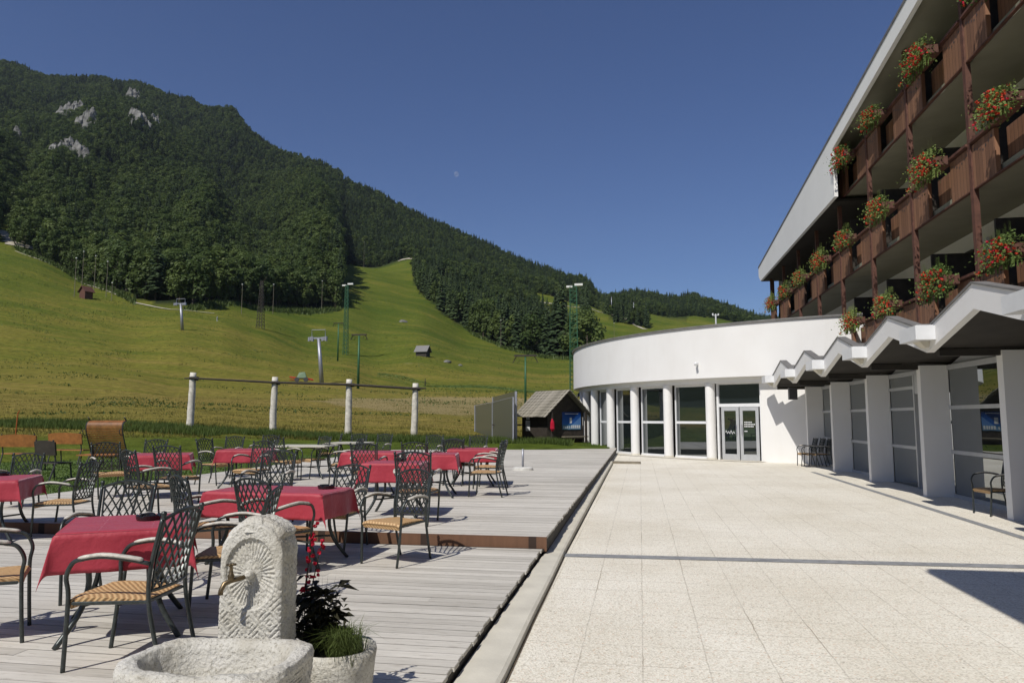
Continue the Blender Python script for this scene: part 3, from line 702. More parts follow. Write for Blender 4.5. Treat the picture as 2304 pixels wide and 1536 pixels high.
blades('grass_tufts', 90000, tuft, .42, .10, M['tallgrass'], lean=.8, label='rough tufts scattered over the mown slope', cat='grass')
def brush(rnd):
    u = rnd.choice([rnd.gauss(640, 50), rnd.gauss(700, 30), rnd.gauss(470, 20), rnd.uniform(20, 300), rnd.uniform(940, 1320)]); b0 = interp([(10, 428), (130, 388), (300, 306), (400, 286), (585, 345), (762, 396), (945, 584), (1060, 444), (1130, 404), (1230, 366), (1322, 338)], u)
    p = on(u, b0 + rnd.gauss(-4, 3)); return p.x, p.y, p.z - .3, .4 + rnd.random()
blades('undergrowth', 14000, brush, 1.7, .6, M['leaf'], lean=.5, label='low scrub along the foot of the woods', cat='scrub')
#@@DRUM
# ------------------------------------------------------------------ round pavilion
PX, PY = 12.0, 42.0
def pol(th, r, z): return (PX + r * math.cos(R(th)), PY + r * math.sin(R(th)), z)
def arc(mb, t0, t1, r0, r1, z0, z1, step=1.5):
    n_ = max(1, int(abs(t1 - t0) / step)); vs = []
    for i in range(n_ + 1):
        t = lerp(t0, t1, i / n_); vs += [pol(t, r0, z0), pol(t, r1, z0), pol(t, r1, z1), pol(t, r0, z1)]
    fs = []
    for i in range(n_):
        o = 4 * i
        for a_, b_ in ((0, 1), (1, 2), (2, 3), (3, 0)): fs.append((o + a_, o + 4 + a_, o + 4 + b_, o + b_))
    fs += [(0, 1, 2, 3), (4 * n_ + 3, 4 * n_ + 2, 4 * n_ + 1, 4 * n_)]
    mb.add(vs, fs)
pav = empty('round_pavilion', (12, 42, 0), label='white round pavilion with a deep rendered band over columns and windows', cat='building')
def PB(name, mb, m, smooth=False, parent=None):
    mb.v = [(x - 12, y - 42, z) for x, y, z in mb.v]; return mb.build(name, m, parent or pav, smooth)
mb = MB(); arc(mb, 120, 254, 15.25, 15.65, 3.05, 5.06); PB('wall_band', mb, M['white'])
mb = MB(); arc(mb, 120, 254, 15.2, 15.72, 5.063, 5.12); PB('coping', mb, M['flash'])
mb = MB(); arc(mb, 120, 254, 14.9, 15.35, 2.85, 3.047); PB('ring_beam', mb, M['white'])
mb = MB(); arc(mb, 120, 270, .5, 15.18, 4.75, 4.85, 4); PB('roof', mb, M['flash'])
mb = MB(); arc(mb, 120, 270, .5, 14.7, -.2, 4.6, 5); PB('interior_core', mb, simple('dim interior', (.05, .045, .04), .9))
mb = MB(); arc(mb, 240.3, 254, 15.0, 15.22, -.13, 2.848); PB('wall', mb, M['white'])
mb = MB(); arc(mb, 120, 187.6, 14.9, 15.2, -.13, 2.848); PB('wall', mb, M['white'])
CT = [232.5, 224.5, 216.5, 208.6, 200.9, 194.4, 190.0]
for t in CT:
    mb = MB(); x, y, _ = pol(t, 15.2, 0); mb.lathe([(.19, -.13), (.19, 2.848)], 20, (x, y, 0)); PB('column', mb, M['white'], True)
    mb = MB(); mb.lathe([(.2, -.13), (.2, -.05), (.19, -.04)], 20, (x, y, 0)); PB('column_base', mb, M['concrete'], True)
for t0, t1 in zip(CT[1:], CT):
    if t1 - t0 < 2: continue
    a0, a1 = t0 + .75, t1 - .75
    wo = MB(); arc(wo, a0, a1, 14.93, 14.96, -.02, 2.84, 9); f = PB('window', wo, M['glass'])
    fr = MB()
    arc(fr, a0 - .1, a1 + .1, 14.9, 15.02, -.13, -.021, 9); arc(fr, a0, a1, 14.935, 14.995, 1.27, 1.37, 9); arc(fr, a0, a1, 14.935, 14.995, 2.76, 2.845, 9)
    for t in (a0, a1 - .18): arc(fr, t, t + .2, 14.91, 15.0, -.02, 2.843, 9)
    PB('window_frame', fr, M['whitepaint'], parent=None)
# door bay
wo = MB(); arc(wo, 233.3, 240.2, 14.98, 15.0, 2.06, 2.80, 9); PB('transom_window', wo, M['glass'])
fr = MB(); arc(fr, 233.2, 240.3, 14.97, 15.05, 1.93, 2.055, 9); arc(fr, 233.2, 240.3, 14.97, 15.05, 2.80, 2.847, 9)
for t in (233.2, 239.95): arc(fr, t, t + .35, 14.96, 15.06, -.13, 2.848, 9)
PB('door_frame', fr, M['whitepaint'])
for s_, (a0, a1) in enumerate(((233.9, 236.7), (236.85, 239.7))):
    gl = MB(); arc(gl, a0 + .45, a1 - .45, 15.0, 15.02, .1, 1.8, 9); dr = MB()
    for z0, z1 in ((-.1, .12), (1.78, 1.92)): arc(dr, a0, a1, 14.99, 15.035, z0, z1, 9)
    for t in (a0, a1 - .45): arc(dr, t, t + .45, 14.992, 15.037, .12, 1.78, 9)
    dd = PB('door', dr, M['frame']); PB('door_glass', gl, M['glass'], parent=dd)
    hb = MB(); xx, yy, _ = pol(a1 - .35 if s_ == 0 else a0 + .35, 15.08, 0)
    hb.tube([(xx, yy, .85), (xx, yy, 1.25)], .014, 6); PB('handle', hb, M['steel'], parent=dd)
    # white sticker marks on the glass
    cm = (a0 + a1) / 2; st_ = MB()
    if s_ == 0: st_.tube([pol(cm - .8 + k * .08, 15.032, .95 + .055 * math.sin(k * 1.25) + .02 * math.sin(k * .7)) for k in range(20)], .009, 4)
    else:
        for zz_, n_ in ((1.32, 5), (1.24, 7), (1.16, 6), (.98, 2)):
            for k in range(n_): arc(st_, cm - .75 + k * .24, cm - .75 + k * .24 + .17, 15.028, 15.036, zz_, zz_ + .04, 9)
    PB('sticker', st_, M['whitepaint'], parent=dd)['kind'] = 'stuff'
fl = empty('wall_camera', pol(231.6, 15.66, 3.62), R(232), label='small white camera fixed to the curved white band', cat='camera')
mb = MB(); mb.box(0, .05, -.04, .04, -.05, .05); mb.build('bracket', M['whitepaint'], fl)
mb = MB(); mb.tube([(.05, 0, 0), (.12, 0, .02), (.24, .06, -.05)], [.03, .05, .05], 10); mb.build('housing', M['whitepaint'], fl)
fl = empty('wall_lamp', pol(189.5, 15.3, 2.75), R(190), label='small dark spotlight under the far end of the curved band', cat='lamp')
mb = MB(); mb.tube([(0, 0, .1), (.1, 0, .02), (.2, .02, -.12)], [.03, .09, .07], 8); mb.build('housing', M['darkframe'], fl)
# mast on the roof
ms = empty('wind_mast', (10.2, 60, 4.8), label='thin white mast with a crossbar showing above the round roof', cat='mast')
for_h = AR(1611, 706, math.hypot(10.2, 60)).z - 4.8
ms.location = AR(1611, 730, 60) ; ms.location.z = 4.8 - 5
mb = MB(); hh = AR(1611, 706, 60).z - ms.location.z; mb.tube([(0, 0, 0), (0, 0, hh)], .06, 6); mb.build('pole', M['whitepaint'], ms)
mb = MB(); mb.tube([(-.25, 0, hh - .12), (.25, 0, hh - .12)], .03, 5); mb.box(-.28, -.18, -.05, .05, hh - .12, hh + .05); mb.box(.15, .25, -.05, .05, hh - .12, hh + .02); mb.build('crossbar', M['whitepaint'], ms)
#@@CANOPY
# ------------------------------------------------------------------ folded canopy on slab columns
can = empty('entrance_canopy', (6, 18, 0), label='folded zigzag canopy with white edge and dark soffit along the hotel', cat='canopy')
def CB(name, mb, m, parent=None, smooth=False):
    mb.v = [(x - 6, y - 18, z) for x, y, z in mb.v]; return mb.build(name, m, parent or can, smooth)
VY = [27.72 - 3.64 * i for i in range(9)]   # valleys
zz = []
for i, y in enumerate(VY):
    zz.append((y, 0)); zz.append((y - 1.82, 1))
zz = zz[:-1]
def fold(mb, x0, x1, zb0, zb1, th0, th1, pts=zz):
    vs = []
    for y, k in pts:
        zb = zb1 if k else zb0; th = th1 if k else th0
        vs += [(x0, y, zb), (x1, y, zb), (x1, y, zb + th), (x0, y, zb + th)]
    n_ = len(pts); fs = []
    for i in range(n_ - 1):
        o = 4 * i
        for a_, b_ in ((0, 1), (1, 2), (2, 3), (3, 0)): fs.append((o + a_, o + 4 + a_, o + 4 + b_, o + b_))
    fs += [(0, 1, 2, 3), (4 * n_ - 1, 4 * n_ - 2, 4 * n_ - 3, 4 * n_ - 4)]
    mb.add(vs, fs)
mb = MB(); fold(mb, 4.84, 7.38, 2.64, 3.10, .10, .10); CB('soffit', mb, M['soffit'])
mb = MB(); fold(mb, 4.72, 4.837, 2.58, 3.05, .36, .36); CB('fascia', mb, M['white'])
mb = MB(); fold(mb, 4.70, 4.90, 2.943, 3.413, .03, .03); CB('flashing', mb, M['flash'])
mb = MB(); fold(mb, 4.92, 7.38, 2.76, 3.23, .05, .05); CB('roof', mb, M['flash'])
for y in VY[:-1]:
    mb = MB(); mb.box(4.42, 4.718, y - .42, y + .34, 2.76, 2.99); mb.box(4.45, 4.70, y - .38, y + .30, 2.99, 3.0)
    CB('gutter_box', mb, M['whitepaint'])
    mb = MB(); mb.add([(4.56, y - .18, 2.757), (4.717, y - .18, 2.757), (4.717, y + .14, 2.757), (4.56, y + .14, 2.757), (4.66, y - .12, 2.66), (4.717, y - .12, 2.66), (4.717, y + .08, 2.66), (4.66, y + .08, 2.66)], [(0, 1, 5, 4), (1, 2, 6, 5), (2, 3, 7, 6), (3, 0, 4, 7), (4, 5, 6, 7)])
    CB('bracket', mb, M['concrete'])
    mb = MB(); mb.box(4.9, 6.9, y - .05, y + .05, 2.52, 2.635); CB('beam', mb, M['soffit'])
CY = [27.45, 24.0, 20.36, 16.67, 13.09, 9.5, 5.9, 2.3]
for y in CY:
    mb = MB(); mb.box(5.82, 6.36, y - .02, y + .18, -.13, 2.6); CB('column', mb, M['white'])
for i, (y1, y0) in enumerate(zip(CY, CY[1:])):
    a0, a1 = y0 + .182, y1 - .022
    if i == 2:   # entrance bay: glazed door leaves nearer the viewer
        ym = a0 + 1.75
        g = MB(); g.box(6.372, 6.392, ym, a1, -.1, 2.5); w_ = CB('window', g, M['cglass'])
        f = MB()
        for z in (.77, 1.68, 2.18): f.box(6.335, 6.370, ym, a1, z, z + .07)
        f.box(6.32, 6.40, ym - .07, ym, -.12, 2.5); f.box(6.335, 6.370, a0, a1, 2.5, 2.6); f.box(6.333, 6.370, a0, ym - .07, 2.06, 2.5); CB('window_frame', f, M['frame'])
        g = MB(); g.box(6.52, 6.54, a0 + .06, ym - .1, -.05, 2.05); dd = CB('door', g, M['cglass'])
        f = MB(); f.box(6.50, 6.56, a0, a0 + .058, -.12, 2.06); f.box(6.50, 6.56, ym - .098, ym - .071, -.12, 2.06); CB('door_frame', f, M['darkframe'])
        f = MB(); f.box(6.30, 6.35, a0 + .55, a0 + .85, 2.22, 2.31); CB('door_sensor', f, M['darkframe'])
        f = MB(); f.box(6.49, 6.515, a0 + .2, a0 + .9, 1.38, 1.44); CB('door_sticker', f, M['whitepaint'])
    else:
        g = MB(); g.box(6.372, 6.392, a0, a1, -.06, 2.5); CB('window', g, M['cglass'])
        f = MB()
        for z in (-.12, .77, 1.68): f.box(6.332, 6.370, a0, a1, z, z + .075)
        f.box(6.335, 6.370, a0, a1, 2.5, 2.6); CB('window_frame', f, M['frame'])
    f = MB(); f.add([(6.41, a0 - .18, 2.603), (6.41, a1, 2.603), (6.41, (a0 + a1) / 2, 3.06), (6.5, a0 - .18, 2.603), (6.5, a1, 2.603), (6.5, (a0 + a1) / 2, 3.06)], [(0, 1, 2), (5, 4, 3), (0, 3, 4, 1), (1, 4, 5, 2), (2, 5, 3, 0)]); CB('gable_infill', f, M['frame'])
sp_ = empty('speaker_lamp', (5.2, 26.6, 2.55), label='black box lamp hanging at the far end of the zigzag canopy', cat='lamp')
mb = MB(); mb.box(-.13, .13, -.13, .13, -.42, -.02, b=.01); mb.build('housing', M['darkframe'], sp_)
#@@HOTEL
# ------------------------------------------------------------------ hotel
hot = empty('hotel', (9, 25, 0), label='hotel wing with brown timber balconies under a sloping white roof edge', cat='building')
def HB(name, mb, m, parent=None, smooth=False):
    mb.v = [(x - 9, y - 25, z) for x, y, z in mb.v]; return mb.build(name, m, parent or hot, smooth)
FL = [3.62, 6.5, 9.4]     # underside of each balcony
YN, YF = 2.0, 43.0
post_y = [42.2 - 3.57 * i for i in range(12)]
mb = MB(); mb.box(9.0, 9.25, YN, 42.9, -.2, 12.2); mb.box(7.9, 9.0, 42.9, 43.1, -.2, 9.9); mb.box(9.0, 24, 42.91, 43.1, -.2, 10.2)
mb.box(7.4, 9.0, YN - .2, YN, -.2, 12.4)
mb.box(7.42, 7.6, YN, 27.6, -.2, 3.6)
HB('wall', mb, M['white'])
for i, z in enumerate(FL):
    y1 = YF if i < 2 else 27.6
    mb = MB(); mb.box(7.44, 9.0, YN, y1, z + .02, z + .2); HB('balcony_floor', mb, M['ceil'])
mb = MB(); mb.box(7.2, 9.0, 27.62, 42.9, 9.3, 9.45); HB('eave_ceiling', mb, M['soffit'])
mb = MB(); mb.box(7.44, 9.0, YN, 27.6, 11.55, 11.6); 
# sloping roof
def rz_(y): return 10.05 + (42.3 - y) * .084
mb = MB(); vs = []
for y in (YN - 3, 42.9): vs += [(6.9, y, rz_(y) - .12), (24, y, rz_(y) - .12), (24, y, rz_(y)), (6.9, y, rz_(y))]
mb.add(vs, [(0, 1, 2, 3), (7, 6, 5, 4), (0, 4, 5, 1), (1, 5, 6, 2), (2, 6, 7, 3), (3, 7, 4, 0)]); HB('roof', mb, M['flash'])
mb = MB(); vs = []
for y in (YN - 3, 42.95): vs += [(6.78, y, rz_(y) - .03), (7.0, y, rz_(y) - .03), (7.0, y, rz_(y) + .05), (6.78, y, rz_(y) + .05)]
mb.add(vs, [(0, 1, 2, 3), (7, 6, 5, 4), (0, 4, 5, 1), (1, 5, 6, 2), (2, 6, 7, 3), (3, 7, 4, 0)]); HB('roof_edge', mb, M['flash'])
mb = MB(); y0, ym, y1 = YN - 3, 26.4, 42.9     # fascia, deepening to a gable panel at the far end
def pr(mb, pts, x0, x1):
    n_ = len(pts); mb.add([(x0, y, z) for y, z in pts] + [(x1, y, z) for y, z in pts], [tuple(range(n_)), tuple(range(2 * n_ - 1, n_ - 1, -1))] + [(i, i + n_, (i + 1) % n_ + n_, (i + 1) % n_) for i in range(n_)])
pr(mb, [(y0, rz_(y0) - .035), (y0, rz_(y0) - .5), (ym, rz_(ym) - .53), (ym, 9.15), (42.4, 9.15), (42.95, rz_(42.95) - .5), (42.95, rz_(42.95) - .035)], 6.80, 6.92)
HB('fascia', mb, simple('bright fascia paint', (.86, .86, .84), .7, var=.03, scale=.6))
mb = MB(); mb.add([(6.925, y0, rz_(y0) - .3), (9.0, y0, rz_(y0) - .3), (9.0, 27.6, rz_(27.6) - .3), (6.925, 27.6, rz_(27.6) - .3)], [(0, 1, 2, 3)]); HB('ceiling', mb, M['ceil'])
mb = MB(); mb.box(6.925, 9.0, 26.45, 26.6, 9.5, 10.7);  
mb = MB(); mb.box(6.925, 9.0, 27.2, 42.9, 9.2, 9.29); HB('soffit', mb, M['soffit'])
for i, y in enumerate(post_y):
    top = rz_(y) - .35 if y < 27 else 9.2
    mb = MB(); mb.box(7.28, 7.40, y - .07, y + .07, 3.2 if y < 27 else 5.0, top); HB('post', mb, M['brownpost'])
mb = MB(); mb.box(7.5, 7.6, 42.75, 42.87, 5, 9.2); HB('post', mb, M['brownpost'])
rnd = random.Random(4)
def holes(mb, yc, z):
    for k in range(-3, 4):
        yy = yc + k * .13; z_ = z - .09 * (3 - abs(k)) * .55
        mb.add([(7.306, yy - .03, z_), (7.306, yy, z_ - .035), (7.306, yy + .03, z_), (7.306, yy, z_ + .035)], [(0, 1, 2, 3)])
for fi, z in enumerate(FL):
    for y in post_y:
        y0, y1 = y - 3.57 + .075, y - .075
        if fi == 2 and y1 > 28 or fi == 0 and y0 > 26 or y0 < YN: continue
        for (a_, b_) in ((y0, y0 + 1.02), (y0 + 1.06, y1 - 1.06), (y1 - 1.02, y1)):
            mid = b_ - a_ > 1.1
            mb = MB(); mb.box(7.58 if mid else 7.31, 7.64 if mid else 7.40, a_ - (.1 if mid else 0), b_ + (.1 if mid else 0), z + (.03 if mid else 0), z + (.98 if mid else .96)); nf = len(mb.f)
            if not mid: holes(mb, (a_ + b_) / 2, z + .84)
            p = HB('balcony_panel', mb, M['panel']); p.data.materials.append(M['darkframe'])
            for pf in list(p.data.polygons)[nf:]: pf.material_index = 1
        mb = MB(); mb.box(7.24, 7.42, y0, y1, z + 1.0, z + 1.06); mb.box(7.30, 7.38, y0, y1, z - .03, z - .003); HB('handrail', mb, M['brownpost'])
        # glazed balcony door recessed in the wall and divider
        ws = MB(); ws.box(8.955, 8.998, y0 + .5, y0 + 2.6, z + .2, z + 2.35); wn = HB('balcony_door', ws, M['roomglass'])
        wf = MB()
        for (p0, p1) in ((y0 + .42, y0 + .5), (y0 + 1.5, y0 + 1.57), (y0 + 2.6, y0 + 2.68)): wf.box(8.93, 8.999, p0, p1, z + .2, z + 2.4)
        wf.box(8.93, 8.999, y0 + .5, y0 + 1.5, z + 2.352, z + 2.42); HB('door_frame', wf, M['darkwood'], wn)
        dv = MB(); dv.box(7.7, 8.92, y - .04, y + .04, z + .2, z + 2.2); HB('balcony_divider', dv, M['darkwood'])
        if fi < 2: 
            lt = MB(); lt.box(8.85, 8.95, y0 + 3.0, y0 + 3.2, z + 2.3, z + 2.5); HB('balcony_lamp', lt, M['whitepaint'])
# unseen slab added above the near terrace; its corner throws the shadow bottom right
mb = MB(); mb.box(1.04, 7.3, -5, 4.2, 5.5, 5.75); HB('shadow_slab', mb, M['white'])
# ------------------------------------------------------------------ flower boxes
def flowerbox(seed):
    rnd = random.Random(seed); e = empty('flower_box', (0, 0, 0))
    mb = MB(); mb.box(-.34, .02, -.6, .6, -.24, .0, b=.01); mb.build('box', M['brownpost'], e)
    g = MB(); f = MB(); f2 = MB()
    def blob(mbx, n_, s0, s1, zoff, sp):
        for i in range(n_):
            t = rnd.gauss(0, 1); y = max(-.78, min(.78, rnd.gauss(0, .40))); d = abs(rnd.gauss(0, .17))
            x = -.22 - d * (1.1 if rnd.random() < .8 else -.5); z = rnd.uniform(-.40, .30) + zoff - d * .5 + .12 * noise.noise(Vector((y * 3, seed, 0))) - (y * y) * .25
            p = Vector((x, y, z)); nn = Vector((rnd.gauss(-.6, .6), rnd.gauss(0, .7), rnd.gauss(.5, .5))).normalized(); a = nn.orthogonal().normalized()
            a.rotate(Matrix.Rotation(rnd.uniform(0, 6.28), 3, nn)); b_ = nn.cross(a); s_ = rnd.uniform(s0, s1)
            mbx.add([p - a * s_, p - b_ * s_ * .7, p + a * s_, p + b_ * s_ * .7], [(0, 1, 2, 3)])
    blob(g, 1500, .02, .045, .06, .5)
    for i in range(26): # stray shoots
        y = rnd.uniform(-.7, .7); x = -.2 - rnd.random() * .2; z0 = rnd.choice([.2, .3, -.25]); 
        for k in range(7): g.add([(x, y, z0 + k * .03 * (1 if z0 > 0 else -1.8)), (x + .03, y + .02, z0 + k * .03), (x - .02, y + .04, z0 + .03 + k * .03 * (1 if z0 > 0 else -1.8))], [(0, 1, 2)])
    for mbx, n_ in ((f, 62), (f2, 20)):
        for i in range(n_):
            y = max(-.75, min(.75, rnd.gauss(0, .40))); x = -.32 - rnd.random() * .24; z = rnd.uniform(-.42, .24) - y * y * .2
            for k in range(9):
                d = Vector((rnd.gauss(0, 1), rnd.gauss(0, 1), rnd.gauss(0, 1))).normalized(); p = Vector((x, y, z)) + d * .028; a = d.orthogonal().normalized() * .022; b_ = d.cross(a).normalized() * .022
                mbx.add([p - a, p - b_, p + a, p + b_], [(0, 1, 2, 3)])
    g.build('foliage', M['gerleaf'], e); f.build('blossom', M['petal'], e); f2.build('blossom', M['petal2'], e); return e
fb = [flowerbox(s_) for s_ in (1, 2, 3)]; fkids = [children(e) for e in fb]; used = [False] * 3
rows = {'top': (10.42, [(11.6, 'near'), (15.2, 'n'), (18.83, 0), (22.5, 0), (25.84, 0)]), 'middle': (7.6, [(11.6, 0), (15.1, 0), (18.7, 0), (22.35, 0), (26.0, 0), (29.4, 0), (33.0, 0), (36.5, 0), (40.1, 0)]), 'lowest': (4.74, [(15.3, 0), (18.5, 0), (22.1, 0), (25.57, 0)])}
ORD = ['first', 'second', 'third', 'fourth', 'fifth', 'sixth', 'seventh', 'eighth', 'ninth']
q = 0
for rn, (z, l) in rows.items():
    ll = sorted(l, reverse=True)
    for k, (y, _) in enumerate(ll):
        lb = 'red geraniums over green trailing leaves on the %s balcony row, %s from its far end' % (rn, ORD[k])
        i = q % 3; q += 1; s_ = 1 + .12 * math.sin(q * 2.3)
        if not used[i]: used[i] = True; o = fb[i]; o.location = (7.2, y, z + .02); o.rotation_euler = (0, 0, 0); o.scale = (.9, s_ * .84, s_ * .84)
        else: o = dup(fb[i], (7.2, y, z + .02), 0, (.9, s_ * .84, s_ * .84), kids=fkids[i])
        tag(o, lb, 'flower box', 'red flower boxes on the balconies')
#@@FURN
# ------------------------------------------------------------------ garden chairs
def bez(pts, n_=8):
    P = [Vector(p) for p in pts]; out = []
    for i in range(len(P) - 1):
        p0 = P[max(0, i - 1)]; p1 = P[i]; p2 = P[i + 1]; p3 = P[min(len(P) - 1, i + 2)]
        for k in range(n_):
            t = k / n_; out.append(.5 * ((2 * p1) + (-p0 + p2) * t + (2 * p0 - 5 * p1 + 4 * p2 - p3) * t * t + (-p0 + 3 * p1 - 3 * p2 + p3) * t ** 3))
    out.append(P[-1]); return out
def make_chair():
    e = empty('garden_chair')
    mb = MB(); n_ = 9   # seat with rolled front edge
    vs = []; X = [-.22, -.1, .05, .17, .235, .25, .235]; Z = [.432, .44, .446, .446, .435, .415, .395]
    for x, z in zip(X, Z):
        for j in range(n_):
            t = j / (n_ - 1) * 2 - 1; hw = lerp(.20, .245, (x + .22) / .47); vs.append((x, t * hw, z - .012 * (1 - t * t) * (x < .2) - (.014 if abs(t) == 1 else 0)))
    top = len(vs)
    for x, z in zip(X, Z):
        for j in range(n_):
            t = j / (n_ - 1) * 2 - 1; hw = lerp(.20, .245, (x + .22) / .47); vs.append((min(x, .228), t * hw * .99, min(z, .43) - .03))
    F = []
    for i in range(len(X) - 1):
        for j in range(n_ - 1):
            a0 = i * n_ + j; F.append((a0, a0 + n_, a0 + n_ + 1, a0 + 1)); F.append((top + a0, top + a0 + 1, top + a0 + n_ + 1, top + a0 + n_))
    for i in range(len(X) - 1):
        for j in (0, n_ - 1):
            a0 = i * n_ + j; F.append((a0, a0 + n_, top + a0 + n_, top + a0))
    for j in range(n_ - 1): F.append((j, j + 1, top + j + 1, top + j)); a0 = (len(X) - 1) * n_ + j; F.append((a0, a0 + 1, top + a0 + 1, top + a0))
    mb.add(vs, F); mb.build('seat', M['rattan'], e, smooth=False)
    mb = MB(); mb.tube([(-.22, -.205, .405), (.21, -.25, .40), (.21, .25, .40), (-.22, .205, .405), (-.22, -.205, .405)], .011, 6); mb.build('seat_frame', M['chairmetal'], e)
    for s_ in (-1, 1):
        mb = MB(); P = bez([(.26, .235 * s_, 0), (.245, .25 * s_, .22), (.235, .262 * s_, .45), (.245, .275 * s_, .56), (.20, .285 * s_, .645), (.13, .288 * s_, .668)], 5)
        mb.tube(P, .0135, 8); mb.build('leg', M['chairmetal'], e, True)
        mb = MB(); P = bez([(-.335, .205 * s_, 0), (-.275, .212 * s_, .22), (-.235, .215 * s_, .43), (-.245, .222 * s_, .62), (-.31, .232 * s_, .9)], 5)
        mb.tube(P, [.0135] * len(P), 8); mb.lathe([(.0, .945), (.014, .94), (.019, .925), (.012, .905), (.016, .895)], 8, (-.316, .233 * s_, 0)); mb.build('leg', M['chairmetal'], e, True)
        mb = MB(); P = bez([(.14, .288 * s_, .667), (.02, .290 * s_, .682), (-.12, .275 * s_, .668), (-.245, .235 * s_, .635)], 4)
        mb.tube(P, .013, 8); a_ = mb.build('armrest', M['chairmetal'], e, True)
        mb = MB(); P = [p + Vector((0, 0, .012)) for p in bez([(.165, .288 * s_, .66), (.02, .290 * s_, .682), (-.12, .277 * s_, .668), (-.21, .25 * s_, .648)], 4)]
        mb.tube(P, [.012] + [.021] * (len(P) - 2) + [.014], 8, flat=.6); mb.build('arm_pad', M['armpad'], a_, True)
    # lattice back: panel mapping p in [-1,1], q in [0,1]
    def pt(p, q):
        hw = lerp(.205, .222, q); z = .47 + q * (.415 + .05 * (1 - p * p)); x = -.238 - .078 * max(0, (z - .5) / .45) ** 1.25 - .03 * (1 - p * p)
        return Vector((x, p * hw, z))
    mb = MB()
    mb.tube([pt(p / 8, 1) for p in range(-8, 9)], .012, 6); mb.tube([pt(p / 8, 0) for p in range(-8, 9)], .011, 6)
    for s_ in (-1, 1):
        mb.tube([pt(s_ * .93, q / 8) for q in range(9)], .008, 5)
        for k in range(-4, 7):
            P = []
            p0 = -1 + k * .31
            for i in range(25):
                q = i / 24; p = p0 + 1.35 * (q ** .82)
                if -.93 <= p <= .93: P.append(pt(p * s_, q))
            if len(P) > 2: mb.tube(P, .0074, 4)
    mb.build('backrest', M['chairmetal'], e)
    return e
chair0 = make_chair(); ck = children(chair0); CG = 'cast metal armchairs around the red tables'
CHAIRS = [
 ('s', -3.17, 4.27, 0, 186, 'nearest armchair with pale armrests in front of the first red table'),
 ('s', -4.47, 4.50, 0, 38, 'armchair cut by the left border beside the first red table'),
 ('s', -4.45, 5.68, 0, 283, 'silvery armchair behind the left end of the first red table'),
 ('s', -4.33, 6.93, 0, 55, 'dark armchair pulled out at the near left corner of the second red table'),
 ('s', -3.52, 6.78, 0, 72, 'dark armchair pushed up to the near side of the second red table'),
 ('s', -3.27, 5.62, 0, 196, 'armchair seen edge-on between the stone fountain and the first red table'),
 ('s', -2.56, 7.58, 0, 249, 'silvery armchair right of the second red table with its seat empty and in full view'),
 ('s', -3.48, 8.22, .0, 262, 'silvery armchair behind the right end of the second red table'),
 ('s', -4.75, 8.95, .13, 275, 'dark armchair behind the middle of the second red table on the upper deck'),
 ('s', -6.75, 9.35, .13, 60, 'shaded armchair between the second red table and the left upper table'),
 ('s', -9.6, 10.1, 0, 285, 'silvery armchair behind the red table cut by the left border'),
 ('s', -7.38, 8.55, 0, 190, 'armchair in profile facing the red table cut by the left border'),
 ('s', -9.65, 13.25, .13, 275, 'armchair on the far side of the red table nearest the grass'),
 ('s', -7.35, 10.85, .13, 92, 'dark armchair on the near side of the red table nearest the grass'),
 ('s', -9.15, 11.6, .13, 325, 'armchair at the left end of the red table nearest the grass'),
 ('s', -8.75, 14.2, .13, 350, 'armchair in profile between the two red tables left of centre'),
 ('s', -9.5, 15.9, .13, 270, 'dark armchair on the far side of the small red table left of centre'),
 ('s', -7.1, 12.75, .13, 262, 'grey armchair turned towards the viewer in front of the small red table'),
 ('s', -9.35, 17.3, .13, 265, 'armchair at the back behind the right half of the small red table'),
 ('s', -7.75, 15.3, .13, 340, 'armchair right of the small red table facing the white table'),
 ('s', -7.5, 16.2, .13, 240, 'silvery armchair at the left end of the long white table'),
 ('s', -8.3, 18.9, .13, 200, 'armchair behind the long white table, farthest to its left'),
 ('s', -6.05, 14.6, .13, 185, 'armchair in profile before the white tables with a reddish seat'),
 ('s', -7.6, 18.9, .13, 265, 'dark armchair behind the gap between the two white tables'),
 ('s', -6.9, 18.9, .13, 258, 'armchair at the right end of the rear white table'),
 ('s', -4.75, 12.5, .13, 95, 'dark armchair on the near side of the rear red table, left of the centre cluster'),
 ('s', -2.92, 9.48, .13, 96, 'dark armchair on the near side of the square red table in the centre cluster'),
 ('s', -4.05, 13.1, .13, 100, 'dark armchair left of the middle red table in the centre cluster'),
 ('s', -3.92, 14.85, .13, 262, 'silvery armchair behind the middle red table of the centre cluster'),
 ('s', -3.72, 15.0, .13, 80, 'dark armchair at the left corner of the rightmost red table'),
 ('s', -4.0, 17.7, .13, 265, 'silvery armchair behind the rightmost red table'),
 ('s', -2.70, 12.93, .13, 176, 'armchair in profile at the right of the centre cluster, seat facing left'),
 ('s', -2.95, 14.35, .13, 178, 'armchair half hidden behind the profile armchair right of the centre cluster'),
 ('s', -5.2, 17.9, .13, 262, 'rearmost armchair behind the centre cluster'),
 ('s', 5.90, 13.78, -.12, 188, 'armchair in the shade at the right border under the canopy'),
 ('s', 5.58, 26.6, -.12, 185, 'front armchair of the row stacked against the shaded white wall'),
 ('s', 5.78, 26.45, -.12, 185, 'middle armchair of the row stacked against the shaded white wall'),
 ('s', 5.98, 26.3, -.12, 185, 'rear armchair of the row stacked against the shaded white wall'),
]
for i, (_, x, y, z, h, lb) in enumerate(CHAIRS):
    g = CG if x < 5 else ('armchairs under the canopy')
    if i == 0: o = chair0; o.location = (x, y, z); o.rotation_euler = (0, 0, R(h))
    else: o = dup(chair0, (x, y, z), R(h), kids=ck)
    tag(o, lb, 'chair', g)
